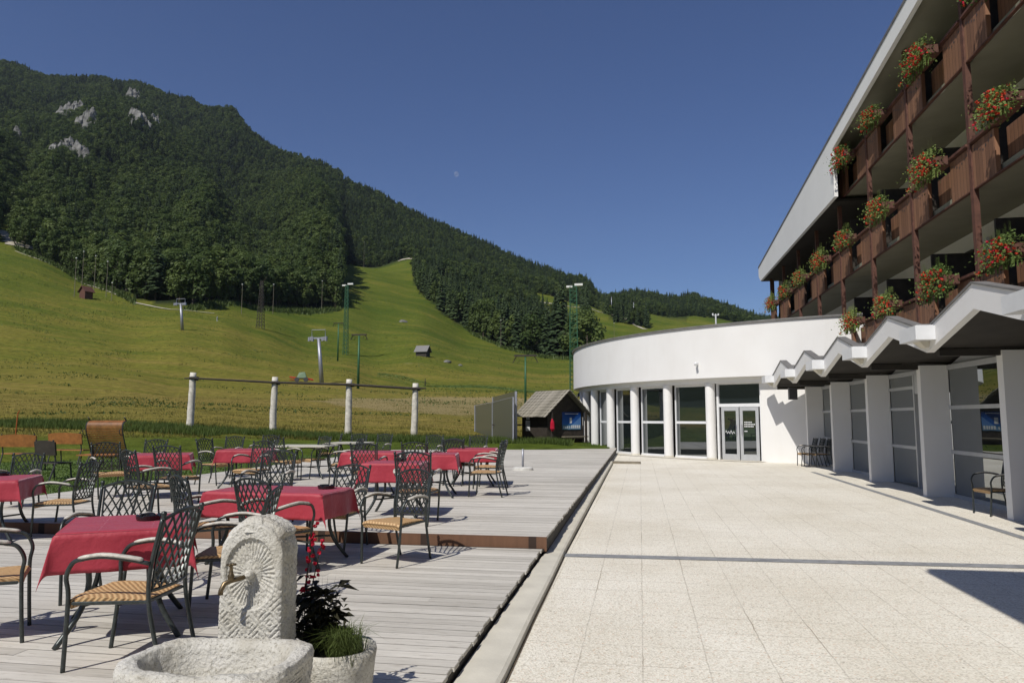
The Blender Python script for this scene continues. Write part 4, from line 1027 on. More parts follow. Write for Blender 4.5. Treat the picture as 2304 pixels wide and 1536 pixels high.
# ------------------------------------------------------------------ tables and cloths
def make_table(name, a, b_, topmat):
    e = empty(name); mb = MB(); mb.box(-a, a, -b_, b_, .71, .738, b=.006); mb.build('tabletop', topmat, e)
    for sx in (-1, 1):
        for sy in (-1, 1):
            mb = MB(); mb.tube(bez([(sx * (a - .03), sy * (b_ - .03), 0), (sx * (a - .16), sy * (b_ - .12), .22), (sx * (a - .19), sy * (b_ - .15), .45), (sx * (a - .08), sy * (b_ - .07), .71)], 5), .019, 8); mb.build('leg', M['chairmetal'], e, True)
    mb = MB(); mb.tube([(-(a - .16), -(b_ - .12), .24), (a - .16, b_ - .12, .24)], .011, 6); mb.tube([((a - .16), -(b_ - .12), .24), (-a + .16, b_ - .12, .242)], .011, 6); mb.build('stretcher', M['chairmetal'], e)
    return e
def make_cloth(a, b_, drop, seed):
    rnd = random.Random(seed); mb = MB(); n_ = 44; vs = []
    ph = [rnd.uniform(0, 6.28) for _ in range(6)]
    def wob(s_, k): return .5 * math.sin(s_ * 9 + ph[k]) + .3 * math.sin(s_ * 19 + ph[(k + 1) % 6])
    for j in range(n_ + 1):
        for i in range(n_ + 1):
            X = (i / n_ * 2 - 1) * (a + drop); Y = (j / n_ * 2 - 1) * (b_ + drop)
            dx = max(0, abs(X) - a); dy = max(0, abs(Y) - b_); sx = 1 if X > 0 else -1; sy = 1 if Y > 0 else -1
            if dx == 0 and dy == 0: p = (X, Y, .746)
            elif dy == 0:
                f = dx / drop; p = (sx * (a + .010 + .012 * f + .022 * f * wob(Y, 0 if sx > 0 else 1)), Y, .746 - dx * .98)
            elif dx == 0:
                f = dy / drop; p = (X, sy * (b_ + .010 + .012 * f + .022 * f * wob(X, 2 if sy > 0 else 3)), .746 - dy * .98)
            else:
                r_ = math.hypot(dx, dy); ph_ = math.atan2(dy, dx); fl = math.sin(2 * ph_); f = r_ / drop
                o = .010 + .012 * f
                ex = o + r_ * .17 * fl * math.cos(ph_ * .6 + .1); ey = o + r_ * .15 * fl * math.sin(ph_ * .6 + .3) - .05 * fl * fl * r_ * (1 if (seed + i + 0) % 1 == 0 else 0)
                # fold pushes the ear to one side
                p = (sx * (a + ex), sy * (b_ + ey), .746 - r_ * (.98 - .05 * fl))
            vs.append(p)
    mb.add(vs, [(j * (n_ + 1) + i, j * (n_ + 1) + i + 1, (j + 1) * (n_ + 1) + i + 1, (j + 1) * (n_ + 1) + i) for j in range(n_) for i in range(n_)])
    o = mb.build('tablecloth', M['cloth'], smooth=True); sm = o.modifiers.new('thick', 'SOLIDIFY'); sm.thickness = .002; return o
TB = [ # x,y,z, rot, half a, half b, drop, where
 (-3.70, 4.92, 0, 33, .40, .44, .27, 'nearest red-covered table, behind the stone fountain', 'nearest crimson cloth hanging in pointed corners, with one ashtray on it'),
 (-3.80, 7.42, 0, -2, .66, .37, .27, 'long red-covered table before the deck step', 'crimson cloth of the wide table in front of the deck step'),
 (-8.15, 8.15, 0, 28, .46, .50, .26, 'red-covered table cut by the left border', 'crimson cloth cut off by the left border'),
 (-8.25, 11.75, .13, 30, .45, .50, .26, 'red-covered table nearest the lawn on the upper deck', 'crimson cloth of the table nearest the lawn'),
 (-7.85, 13.85, .13, 14, .46, .40, .26, 'small red-covered table left of centre on the upper deck', 'crimson cloth of the small table left of centre'),
 (-3.46, 10.2, .13, 6, .40, .38, .27, 'square red-covered table in the centre cluster, nearest the viewer', 'crimson cloth at the front of the centre cluster, with an ashtray'),
 (-3.62, 12.75, .13, 10, .40, .40, .27, 'middle red-covered table of the centre cluster', 'crimson cloth on the middle table of the centre cluster'),
 (-3.42, 15.0, .13, 8, .48, .42, .27, 'rightmost red-covered table on the deck', 'crimson cloth on the table farthest right on the deck'),
 (-4.95, 13.3, .13, 8, .50, .42, .26, 'red-covered table behind the left of the centre cluster', 'crimson cloth at the back left of the centre cluster'),
 (6.35, 12.05, -.12, 10, .40, .40, .26, 'red-covered table under the canopy at the right border', 'corner of a crimson cloth at the right border under the canopy'),
]
tproto = None
for i, (x, y, z, rt, a, b_, dr, l1, l2) in enumerate(TB):
    t = make_table('garden_table', a, b_, M['chairmetal']); t.location = (x, y, z); t.rotation_euler.z = R(rt); tag(t, l1, 'table', 'tables under red cloths')
    c_ = make_cloth(a, b_, dr, i); c_.location = (x, y, z); c_.rotation_euler.z = R(rt); tag(c_, l2, 'tablecloth', 'crimson tablecloths')
M['tabletop'] = simple('pale cream table top', (.52, .50, .42), .5, var=.06)
for x, y, rt, a, b_, lb in ((-7.72, 16.25, 5, .62, .5, 'bare white-topped table left of centre at the back of the deck'), (-7.5, 18.45, 4, .5, .45, 'smaller bare white-topped table at the very back of the deck')):
    t = make_table('garden_table', a, b_, M['tabletop']); t.location = (x, y, .13); t.rotation_euler.z = R(rt); tag(t, lb, 'table', 'bare white-topped tables')
def ashtray():
    mb = MB(); n_ = 28; prof = [(.0, .006), (.05, .006), (.058, .03), (.068, .036), (.074, .03), (.07, .004), (.066, 0)]
    vs = []
    for r_, z in prof:
        for k in range(n_):
            notch = 1 if (k % 7 in (0,) and z > .025) else 0
            vs.append((r_ * math.cos(2 * math.pi * k / n_), r_ * math.sin(2 * math.pi * k / n_), z - .014 * notch))
    mb.add(vs, [(i * n_ + k, i * n_ + (k + 1) % n_, (i + 1) * n_ + (k + 1) % n_, (i + 1) * n_ + k) for i in range(len(prof) - 1) for k in range(n_)])
    return mb.build('ashtray', M['redplastic'], smooth=False)
ash = ashtray()
for i, (x, y, z, lb) in enumerate(((-3.62, 5.03, .749, 'black ashtray on the nearest red cloth'), (-3.33, 7.53, .749, 'black ashtray on the cloth of the wide table'), (-8.3, 8.5, .749, 'black ashtray on the cloth cut by the left border'), (-3.45, 10.35, .879, 'black ashtray on the front cloth of the centre cluster'))):
    o = ash if i == 0 else ash.copy()
    if i: col.objects.link(o)
    o.location = (x, y, z); o.scale = (1.25, 1.25, 1.1); tag(o, lb, 'ashtray', 'black ashtrays')
# parasol bases
def base(x, y, z, lb, post=.38, sh='round'):
    e = empty('parasol_base', (x, y, z), label=lb, cat='parasol base', group='empty parasol bases')
    mb = MB(); mb.lathe([(0, .085), (.22, .085), (.27, .06), (.28, 0)], 24) if sh == 'round' else mb.box(-.22, .22, -.22, .22, 0, .09, b=.03)
    mb.build('foot', M['concrete'] if sh != 'round' else simple('white concrete foot', (.55, .54, .5), .8), e)
    mb = MB(); mb.tube([(0, 0, .08), (0, 0, post)], .03, 10); mb.build('tube', M['steel'], e, True)
base(-3.08, 19.43, .13, 'round white parasol base standing alone on the open deck', .55)
base(-6.1, 9.3, .13, 'white parasol base half hidden behind the silvery chair at left', .35, 'sq')
#@@FOUNTAIN
# ------------------------------------------------------------------ stone fountain
fo_ = empty('stone_fountain', (-1.83, 3.30, 0), R(4), label='pale carved stone wall fountain with round top, brass tap and trough', cat='fountain')
def chis(a, b_):
    c1 = (a + b_) * 30; c2 = (b_ - a) * 30; q = c1 if (math.floor(a / .055) + math.floor(b_ / .065)) % 2 else c2; q -= math.floor(q)
    return 1 - min(1, abs(q - .5) * 5)
# stele: outline in xz, displaced relief on the front
def stele():
    mb = MB(); w2, hh, dp = .153, 1.0, .20
    def half(z): 
        zc = hh - .155
        if z <= zc: return lerp(w2 * 1.03, w2, z / zc)
        return math.sqrt(max(0, w2 * w2 - ((z - zc) * (w2 / .155)) ** 2))
    nx, nz_ = 90, 250; vs = []; rn = Vector((0, 0, 0)); fcx, fcz, fr = .0, .765, .116
    for j in range(nz_ + 1):
        t = j / nz_; z = hh * (t if t < .8 else .8 + .2 * math.sin((t - .8) / .2 * math.pi / 2))
        h_ = max(half(z), .012)
        for i in range(nx + 1):
            s_ = i / nx * 2 - 1; x = s_ * h_
            p = Vector((x * 30, 0, z * 30)); y = -.003 * noise.noise(p * .4) - .0018 * noise.noise(p * 3)
            # rounded edge
            ed = min(1, (1 - abs(s_)) * h_ / .02); ez = min(1, (hh - z) / .03); y += .012 * (1 - ed) ** 2 
            d = math.hypot(x - fcx, (z - fcz) * .76); ang = math.atan2((z - fcz) * .76, x - fcx)
            inside = 0
            low = ((x - fcx) / fr) ** 2
            if d < fr:
                k = ang / (2 * math.pi) * 38; k -= math.floor(k); groove = abs(k - .5) * 2
                y += .010 + .010 * (groove ** .7) * min(1, max(0, d - .02) / .03) * (1 if d > .02 else 0) - .006 * max(0, 1 - d / .03)
            elif d < fr + .009: y += .012
            elif d > fr + .016 and z < fcz - .05:
                # herringbone chisel marks
                c1 = (x + z) * 34; c2 = (z - x) * 34; cell = (math.floor(x / .05) + math.floor(z / .06)) % 2
                q = (c1 if cell else c2); q -= math.floor(q); y += .007 * (1 - min(1, abs(q - .5) * 5)) * 1
            vs.append((x, y, z))
    n1 = nx + 1; F = [(j * n1 + i, j * n1 + i + 1, (j + 1) * n1 + i + 1, (j + 1) * n1 + i) for j in range(nz_) for i in range(nx)]
    mb.add(vs, F)
    # sides and back, rough
    nd = 44; ring = [j * n1 + nx for j in range(nz_ + 1)] + [j * n1 for j in range(nz_, -1, -1)]
    base_i = len(mb.v); L = len(ring); P0 = [Vector(mb.v[i]) for i in ring]
    for k in range(1, nd + 1):
        t = k / nd
        for p in P0:
            q = Vector((p.x, p.y + dp * t, p.z)); c_ = Vector((0, q.y, min(p.z, .8))); nn = (q - c_); nn.y = 0; nn = nn.normalized() if nn.length > 0 else nn
            am = .006 * noise.noise(q * 22) + .004 * noise.noise(q * 75) + (.02 * math.sin(min(1, t * 3) * 1.57) * (p.z > .93)) - .01 * (t > .9)
            am -= .006 * chis(q.y, q.z) * (p.z < .82)
            q += nn * am * min(1, t * 6); mb.v.append(tuple(q))
    for k in range(nd):
        for i in range(L - 1):
            a0 = ring[i] if k == 0 else base_i + (k - 1) * L + i; a1 = ring[i + 1] if k == 0 else base_i + (k - 1) * L + i + 1
            mb.f.append((a0, base_i + k * L + i, base_i + k * L + i + 1, a1)); mb.a.append(0)
    mb.f.append(tuple(base_i + (nd - 1) * L + i for i in range(L))); mb.a.append(0)
    return mb
stele().build('stele', M['stone'], fo_, smooth=True)
# crest knob on top
mb = MB(); mb.lathe([(.075, -.04), (.06, .005), (.035, .024), (0, .03)], 14, (-.01, .07, 1.0), jit=.12, seed=3); mb.build('crest', M['stone'], fo_, True)
# boss + tap
mb = MB(); mb.lathe([(.022, 0), (.019, .025), (.012, .04), (0, .042)], 14, jit=.06); 
mb.v = [(x - .0, -z, y + .765) for x, y, z in mb.v]; mb.build('boss', M['stone'], fo_, True)
mb = MB(); mb.tube([(-.005, -.03, .762), (-.03, -.05, .755), (-.055, -.08, .752), (-.075, -.10, .742), (-.085, -.112, .715), (-.086, -.113, .695)], [.011, .011, .012, .012, .011, .013], 10)
mb.lathe([(.013, -.01), (.016, .01), (.010, .02), (.007, .05), (.010, .055), (.006, .065)], 10, (-.055, -.08, .765)); mb.tube([(-.078, -.08, .822), (-.032, -.08, .826)], .0055, 6); mb.tube([(-.055, -.10, .824), (-.055, -.06, .824)], .005, 6)
mb.build('tap', M['brass'], fo_, True)
# trough
def trough():
    mb = MB(); n_ = 260; rings = []
    def sup(a, rx, ry, p): 
        c_, s_ = math.cos(a), math.sin(a); return (rx * math.copysign(abs(c_) ** (2 / p), c_), ry * math.copysign(abs(s_) ** (2 / p), s_))
    spec = [(.33, .25, 0, 5), (.35, .262, .2, 5), (.362, .272, .40, 5), (.368, .278, .47, 5), (.36, .272, .495, 5), (.33, .245, .503, 4), (.305, .215, .497, 3), (.29, .20, .47, 2.8), (.265, .18, .36, 2.6), (.22, .14, .27, 2.4), (.05, .03, .25, 2)]
    for rx, ry, z, p in spec:
        rr = []
        for k in range(n_):
            a = 2 * math.pi * k / n_; x, y = sup(a, rx, ry, p if x_right(a) else p)
            if x < 0 and z > 0: x, y = lerp(x, rx * math.cos(a), .55), lerp(y, ry * math.sin(a), .35)
            q = Vector((x, y, z)); d = .016 * noise.noise(q * 9) + .008 * noise.noise(q * 28); dz = .014 * noise.noise(Vector((x * 7, y * 7, 4))) if z > .45 else 0
            rr.append((x * (1 + d * 2.2), y * (1 + d * 2.2), z + dz))
        rings.append(rr)
    # subdivide outer wall for roughness
    vs = []
    outr = []
    for i in range(len(rings) - 1):
        m_ = 26 if i in (1,) else 12 if i in (0, 2, 7, 8) else 4
        for k in range(m_):
            t = k / m_; outr.append([tuple(lerp(a[c], b_[c], t) for c in range(3)) for a, b_ in zip(rings[i], rings[i + 1])])
    outr.append(rings[-1])
    for rr in outr:
        for q in rr:
            v_ = Vector(q); d = .007 * noise.noise(v_ * 45) + (- .016 * chis(math.atan2(q[1], q[0]) * .3, q[2]) if math.hypot(q[0] / .35, q[1] / .26) > .97 and q[2] < .46 else 0); vs.append((q[0] * (1 + d), q[1] * (1 + d), q[2] + d * .5))
    mb.add(vs, [(i * n_ + k, i * n_ + (k + 1) % n_, (i + 1) * n_ + (k + 1) % n_, (i + 1) * n_ + k) for i in range(len(outr) - 1) for k in range(n_)] + [tuple((len(outr) - 1) * n_ + k for k in range(n_))])
    return mb
def x_right(a): return math.cos(a) > 0
t = trough().build('trough', M['stone'], fo_, smooth=True); t.location = (.02, -.34, 0)
# planter beside the fountain
pl = empty('stone_planter', (-1.55, 3.66, 0), label='rough round stone planter beside the fountain', cat='planter')
mb = MB(); mb.lathe([(.15, 0), (.185, .12), (.205, .26), (.212, .33), (.20, .352), (.175, .345), (.165, .30), (.15, .28), (0, .28)], 40, jit=.03, seed=8); mb.build('bowl', M['stone'], pl, True)
mb = MB(); mb.lathe([(.168, .30), (.1, .315), (0, .32)], 20); mb.build('soil', M['dirt'], pl)
gp = empty('ornamental_grass', (-1.50, 3.60, .30), label='tuft of thin green grass in the stone planter', cat='plant')
mb = MB(); rnd = random.Random(3)
for i in range(620):
    a = rnd.uniform(0, 6.28); L = rnd.uniform(.10, .27); o = Vector((rnd.gauss(.03, .035), rnd.gauss(-.02, .035), 0)); d = Vector((math.cos(a), math.sin(a), 0)) * rnd.uniform(.2, 1)
    s_ = Vector((-d.y, d.x, 0)).normalized() * .0016
    P = [o, o + d * L * .35 + Vector((0, 0, L * .62)), o + d * L * .95 + Vector((0, 0, L * rnd.uniform(.35, .8)))]
    mb.add([P[0] - s_, P[0] + s_, P[1] + s_, P[1] - s_, P[2]], [(0, 1, 2, 3), (3, 2, 4)])
mb.build('blades', leafmat('fine green blades', (.06, .09, .02), (.17, .2, .06), .3), gp)
dp = empty('burgundy_plant', (-1.68, 3.70, .30), label='dark burgundy leafed plant with red flower spikes behind the fountain', cat='plant')
mb = MB(); pet = MB(); stm = MB()
for i in range(430):
    a = rnd.uniform(0, 6.28); z0 = rnd.uniform(0, .36) * rnd.random() ** .3; o = Vector((rnd.gauss(.02, .06), rnd.gauss(0, .05), z0)); L = rnd.uniform(.05, .13)
    d = Vector((math.cos(a), math.sin(a), rnd.uniform(-.2, .7))).normalized(); s_ = d.cross(Vector((0, 0, 1))).normalized() * L * rnd.uniform(.10, .24)
    mb.add([o, o + d * L * .5 - s_, o + d * L - Vector((0, 0, L * .3)), o + d * L * .5 + s_], [(0, 1, 2, 3)])
for i in range(26):
    a = rnd.uniform(0, 6.28); L = rnd.uniform(.25, .42); o = Vector((.04, -.02, 0)); d = Vector((math.cos(a) * .35, math.sin(a) * .35, 1)).normalized(); s_ = Vector((-math.sin(a), math.cos(a), 0)) * .005
    mb.add([o - s_, o + s_, o + d * L + Vector((0, 0, .0))], [(0, 1, 2)])
for sx, sy, h_, lean in ((-.07, .02, .66, .03), (-.09, .03, .60, .05), (-.05, .0, .56, .07)):
    P = [Vector((sx + lean * t * t * 1.2, sy, h_ * t)) for t in (0, .3, .6, .85, 1)]; stm.tube(P, .003, 5)
    for k in range(14):
        t = rnd.uniform(.45, 1.0); c_ = Vector((sx + lean * t * t * 1.2, sy, h_ * t)) + Vector((rnd.gauss(0, .012), rnd.gauss(0, .012), rnd.gauss(0, .006)))
        for q in range(5):
            d = Vector((rnd.gauss(0, 1), rnd.gauss(0, 1), rnd.gauss(0, 1))).normalized(); a_ = d.orthogonal().normalized() * .009; b2 = d.cross(a_).normalized() * .009; p = c_ + d * .008
            pet.add([p - a_, p - b2, p + a_, p + b2], [(0, 1, 2, 3)])
mb.build('leaves', M['darkleaf'], dp); stm.build('stem', M['darkleaf'], dp); pet.build('blossom', M['petal2'], dp)
#@@FAR
# ------------------------------------------------------------------ log posts with rail at the meadow edge
M['log'] = simple('peeled white log', (.58, .55, .48), .8, var=.25, scale=6, bst=.5)
posts = [(427, 965, 435, 838, 42), (613, 975, 619, 848, 41.5), (783, 980, 786, 853, 41.2), (932, 980, 935, 862, 41)]
tops = []
lr = empty('log_rack', AR(427, 965, 42), label='rack of four peeled white logs joined by a dark rail at the meadow edge', cat='rack')
o0 = lr.location.copy(); rnd = random.Random(9)
for u0, v0, u1, v1, r_ in posts:
    p0 = AR(u0, v0, r_) - o0; p1 = AR(u1, v1, r_) - o0; mb = MB()
    P = [p0.lerp(p1, t) + Vector((noise.noise(Vector((t * 4, u0, 0))) * .03, 0, 0)) for t in [i / 10 for i in range(11)]]; P[0] -= Vector((0, 0, .5))
    mb.tube(P, [.19 - .03 * i / 10 + .008 * math.sin(i * 2.3) for i in range(11)], 12); mb.build('post', M['log'], lr, True); 
    mb = MB(); mb.tube([p1 - Vector((0, 0, .36)), p1 - Vector((0, 0, .22))], .2, 12); mb.box(*[c for q in ((p1.x + .1, p1.x + .26), (p1.y - .1, p1.y + .1), (p1.z - .42, p1.z - .22)) for c in q]); mb.build('clamp', M['darkframe'], lr)
    tops.append(p1 - Vector((0, 0, .3)))
mb = MB(); mb.tube([tops[0] + Vector((-.5, 0, 0))] + [t - Vector((0, .22, 0)) for t in tops] + [tops[-1] + Vector((.6, 0, .02))], [.03, .045, .06, .07, .07, .04], 8); mb.build('rail', M['darkwood'], lr)
a_, c_ = AR(427, 962, 42) - o0, AR(613, 972, 41.5) - o0
mb = MB(); mb.tube([a_ - Vector((0, .2, 0)), c_ - Vector((0, .2, 0))], .03, 6); mb.build('rail', M['darkwood'], lr)
# ------------------------------------------------------------------ glass windbreak
wb = empty('glass_windbreak', (-6.0, 34.3, .1), label='smoked glass windbreak in slim metal posts at the back of the deck', cat='screen'); o0 = wb.location.copy()
SP = [(1157, 1000, 893, 34.8), (1068, 985, 912, 46)]
def wbp(u, vt, vb, r_, wd=.035):
    t_ = AR(u, vt, r_) - o0; b0 = AR(u, vb, r_) - o0; mb = MB(); mb.box(t_.x - wd, t_.x + wd, t_.y - wd, t_.y + wd, b0.z, t_.z); mb.build('post', M['steel'], wb); return b0, t_
b1, t1 = wbp(1155, 893, 1000, 34.8); b2, t2 = wbp(1108, 905, 992, 40, .025); b3, t3 = wbp(1069, 912, 983, 46)
for (p, q), (r1, s1) in (((b1, t1), (b2, t2)), ((b2, t2), (b3, t3))):
    mb = MB(); n_ = (r1 - p).cross(Vector((0, 0, 1))).normalized() * .006; A = [p + Vector((0, 0, .12)), r1 + Vector((0, 0, .12)), s1 - Vector((0, 0, .04)), q - Vector((0, 0, .04))]
    mb.add([a - n_ for a in A] + [a + n_ for a in A], [(0, 1, 2, 3), (7, 6, 5, 4), (0, 4, 5, 1), (1, 5, 6, 2), (2, 6, 7, 3), (3, 7, 4, 0)]); mb.build('glass_panel', M['screen'], wb)
    mb = MB(); mb.tube([q, s1], .02, 6); mb.tube([p + Vector((0, 0, .1)), r1 + Vector((0, 0, .1))], .02, 6); mb.build('rail', M['steel'], wb)
wb2 = empty('glass_windbreak', (-5.7, 35.2, .1), label='taller rear pane of the windbreak with a thick right-hand post', cat='screen'); o0 = wb2.location.copy(); wb_, wb = wb, wb2
b1, t1 = wbp(1161, 880, 1000, 35.4, .05); b2, t2 = wbp(1109, 893, 990, 43, .03)
mb = MB(); mb.add([b1 + Vector((0, 0, .1)), b2 + Vector((0, 0, .1)), t2, t1, b1 + Vector((.01, .01, .1)), b2 + Vector((.01, .01, .1)), t2 + Vector((.01, .01, 0)), t1 + Vector((.01, .01, 0))], [(0, 1, 2, 3), (7, 6, 5, 4), (0, 4, 5, 1), (1, 5, 6, 2), (2, 6, 7, 3), (3, 7, 4, 0)]); mb.build('glass_panel', M['screen'], wb2)
# ------------------------------------------------------------------ kiosk
kz = .12; ang = math.atan2(-.73, .68)      # local +x is the gable front normal
ki = empty('kiosk', (-3.72, 37.15, kz), ang, label='small dark timber kiosk with a shingled roof and a blue poster', cat='hut')
mb = MB(); mb.box(-2.4, -.02, -1.2, -1.1, 0, 1.75); mb.box(-2.4, -.02, 1.1, 1.2, 0, 1.75); mb.box(-.06, 0, -1.2, 1.2, 0, 1.74); mb.box(-2.42, -2.36, -1.2, 1.2, 0, 1.74)
mb.add([(-.02, -1.2, 1.74), (-.02, 1.2, 1.74), (-.02, 0, 2.72), (-2.4, -1.2, 1.74), (-2.4, 1.2, 1.74), (-2.4, 0, 2.72)], [(0, 1, 2), (5, 4, 3)])
mb.build('wall', M['darkwood'], ki)
M['shingle'] = plankmat('grey wooden shingles', (.17, .155, .12), (.36, .33, .27), .13, 'X', .9)
for s_ in (-1, 1):
    mb = MB(); nr = 9
    for k in range(nr):
        t0, t1 = k / nr, (k + 1.15) / nr; y0, y1 = s_ * lerp(1.65, -.02, t0), s_ * lerp(1.65, -.02, min(1, t1)); z0, z1 = lerp(1.42, 2.80, t0), lerp(1.42, 2.80, min(1, t1)) - .02
        for q in range(14):
            xa = lerp(-2.75, .45, q / 14); xb = lerp(-2.75, .45, (q + 1) / 14) - .012; dz = random.uniform(0, .025)
            mb.add([(xa, y0, z0 + .035 + dz), (xb, y0, z0 + .035 + dz), (xb, y1, z1 + .03), (xa, y1, z1 + .03), (xa, y0, z0 + dz), (xb, y0, z0 + dz), (xb, y1, z1), (xa, y1, z1)], [(0, 1, 2, 3), (7, 6, 5, 4), (0, 4, 5, 1), (1, 5, 6, 2), (3, 7, 4, 0)])
    mb.build('roof', M['shingle'], ki)
mb = MB(); 
for x, y in ((.35, -1.15), (.35, 1.15)): mb.box(x - .05, x + .05, y - .05, y + .05, 0, 1.72)
mb.build('porch_post', M['darkwood'], ki)
def postermat():
    m, ns, ls, bs = mat('poster print'); v = coords(ns, ls, 'Generated'); s_ = ns.new('ShaderNodeSeparateXYZ'); ls.new(v, s_.inputs[0])
    c = ramp(ns, ls, s_.outputs['Z'], [(.0, (.05, .12, .16)), (.28, (.05, .16, .32)), (.3, (.02, .12, .42)), (1, (.005, .03, .16))])
    diag = mth(ns, ls, 'GREATER_THAN', mth(ns, ls, 'SUBTRACT', s_.outputs['Y'], s_.outputs['Z']), .25)
    c = mixc(ns, ls, mth(ns, ls, 'MULTIPLY', diag, .35), c, (.25, .45, .75)); ls.new(c, bs.inputs['Base Color']); bs.inputs['Roughness'].default_value = .3; return m
mb = MB(); mb.box(.0, .03, -.22, 1.05, .80, 1.68); po = mb.build('poster', postermat(), ki)
mb = MB()
for k in range(9): mb.box(.031, .037, -.14 + k * .13, -.14 + k * .13 + (.05 if k < 4 else .09), .86, .98 if k < 4 else 1.02)
mb.box(.031, .037, .28, .42, 1.12, 1.40); mb.box(.031, .036, -.05, .85, 1.58, 1.605); mb.build('poster_print', M['whitepaint'], po)
mb = MB()
mb.box(-2.0, -1.62, -1.235, -1.205, .72, 1.25); mb.box(-1.95, -1.66, -1.235, -1.205, 1.30, 1.6); mb.build('notice', M['whitepaint'], ki)
mb = MB(); mb.box(.05, .38, -.3, 1.3, .42, .47); mb.box(.1, .16, -.2, -.12, 0, .42); mb.box(.1, .16, 1.1, 1.18, 0, .42); mb.build('bench', M['greywood'], ki); ki.scale = (.93, .93, 1.0)
mb = MB(); mb.lathe([(.02, .3), (.1, .1), (.13, -.2), (.05, -.32)], 8, (.42, -1.12, 1.05), jit=.2, seed=2); o = mb.build('red_bag', M['petal2'], None); o.location = (0, 0, 0); o.parent = None
o.matrix_world = Matrix.Translation(Vector((-3.72, 37.15, kz))) @ Matrix.Rotation(ang, 4, 'Z'); tag(o, 'red cloth bag hanging on the corner post of the kiosk', 'bag')
fr = empty('paddock_rail', (-6.9, 38.8, tz(-6.9, 38.8)), R(5), label='low dark wooden rail standing in the grass left of the kiosk', cat='rail')
mb = MB(); mb.box(-.9, 1.0, -.03, .03, .72, .80); mb.build('rail', M['darkwood'], fr)
for x in (-.7, -.1, .3): mb = MB(); mb.box(x - .03, x + .03, -.03, .03, -.2, .72); mb.build('leg', M['darkwood'], fr)
# ------------------------------------------------------------------ furniture on the lawn
M['orange'] = plankmat('orange varnished slats', (.30, .105, .022), (.46, .19, .055), .055, 'Z', .45)
M['orangew'] = simple('orange varnished timber', (.31, .125, .036), .5, var=.3, scale=7)
def loungeseat(loc, rz, lb, hh=1.3, wd=.62):
    e = empty('slatted_lounger', loc, rz, label=lb, cat='lounger', group='wooden seats on the lawn')
    mb = MB(); P = bez([(.75, 0, .28), (.45, 0, .42), (.1, 0, .33), (-.1, 0, .42), (-.34, 0, .8), (-.50, 0, hh - .25), (-.46, 0, hh - .06), (-.30, 0, hh)], 6)
    for a, b2 in zip(P, P[1:]):
        c_ = (a + b2) / 2; d = (b2 - a); L = d.length * .31; d.normalize(); nrm = Vector((d.z, 0, -d.x)) * .012
        for k in (1,):
            vs = [c_ - d * L - nrm, c_ + d * L - nrm, c_ + d * L + nrm, c_ - d * L + nrm]
            mb.add([v_ + Vector((0, -wd, 0)) for v_ in vs] + [v_ + Vector((0, wd, 0)) for v_ in vs], [(0, 1, 2, 3), (7, 6, 5, 4), (0, 4, 5, 1), (1, 5, 6, 2), (2, 6, 7, 3), (3, 7, 4, 0)])
    mb.build('seat', M['orangew'], e)
    for s_ in (-1, 1):
        mb = MB(); mb.tube([p + Vector((0, s_ * (wd + .02), -.01)) for p in P] + [P[-1] + Vector((-.12, s_ * (wd + .02), .10))], .018, 6)
        mb.tube([(.6, s_ * (wd + .02), 0), (.45, s_ * (wd + .02), .4)], .02, 6); mb.tube([(-.5, s_ * (wd + .02), 0), (-.15, s_ * (wd + .02), .5)], .02, 6)
        mb.tube(bez([(-.45, s_ * (wd + .02), 1.0), (-.62, s_ * (wd + .02), 1.02), (-.66, s_ * (wd + .02), 1.15), (-.56, s_ * (wd + .02), 1.16)], 5), .012, 5); mb.build('side_frame', M['darkframe'], e)
    return e
loungeseat(G(250, 1052, 0), R(100), 'tall orange slatted lounger with curling iron sides on the lawn', 1.42, .52)
def plankbench(loc, rz, lb, L, m, hs=.45):
    e = empty('timber_bench', loc, rz, label=lb, cat='bench', group='wooden seats on the lawn')
    mb = MB(); mb.box(-L, L, -.2, .2, hs - .03, hs, b=.008); mb.build('seat', m, e)
    mb = MB(); n_ = 8; vs = []
    for i in range(n_ + 1):
        t = i / n_ * 2 - 1; vs += [(t * L, .22 + .05 * (1 - t * t), hs + .18), (t * L, .27 + .05 * (1 - t * t), hs + .5 + .04 * (1 - t * t)), (t * L, .31 + .05 * (1 - t * t), hs + .5 + .04 * (1 - t * t)), (t * L, .26 + .05 * (1 - t * t), hs + .18)]
    mb.add(vs, [(4 * i + a, 4 * i + 4 + a, 4 * i + 4 + (a + 1) % 4, 4 * i + (a + 1) % 4) for i in range(n_) for a in range(4)] + [(0, 1, 2, 3), (4 * n_ + 3, 4 * n_ + 2, 4 * n_ + 1, 4 * n_)]); mb.build('backrest', m, e)
    for s_ in (-1, 1):
        mb = MB(); mb.tube([(s_ * (L - .06), .30, hs + .55), (s_ * (L - .06), .2, hs), (s_ * (L - .06), .34, 0)], .02, 6); mb.tube([(s_ * (L - .06), -.18, hs), (s_ * (L - .06), -.24, 0)], .02, 6); mb.build('leg', M['darkframe'], e)
plankbench(G(52, 1058, 0), R(186), 'curved orange-backed bench at the left border of the lawn', .55, M['orangew'], .5)
plankbench(G(158, 1046, 0), R(178), 'orange plank bench left of the tall slatted lounger', .62, M['orangew'], .5)
plankbench(G(121, 1078, 0), R(168), 'dark-backed bench standing sideways on the lawn', .36, M['darkwood'], .42)
tbx = empty('lawn_table', G(225, 1066, 0), R(10), label='low orange slatted table beside the tall lounger', cat='table')
mb = MB()
for k in range(6): mb.box(-.5, .5, -.3 + k * .1, -.3 + k * .1 + .085, .5, .53)
mb.build('tabletop', M['orangew'], tbx)
for sx in (-1, 1):
    for sy in (-1, 1): mb = MB(); mb.tube([(sx * .4, sy * .22, .5), (sx * .46, sy * .26, 0)], .018, 6); mb.build('leg', M['darkframe'], tbx)
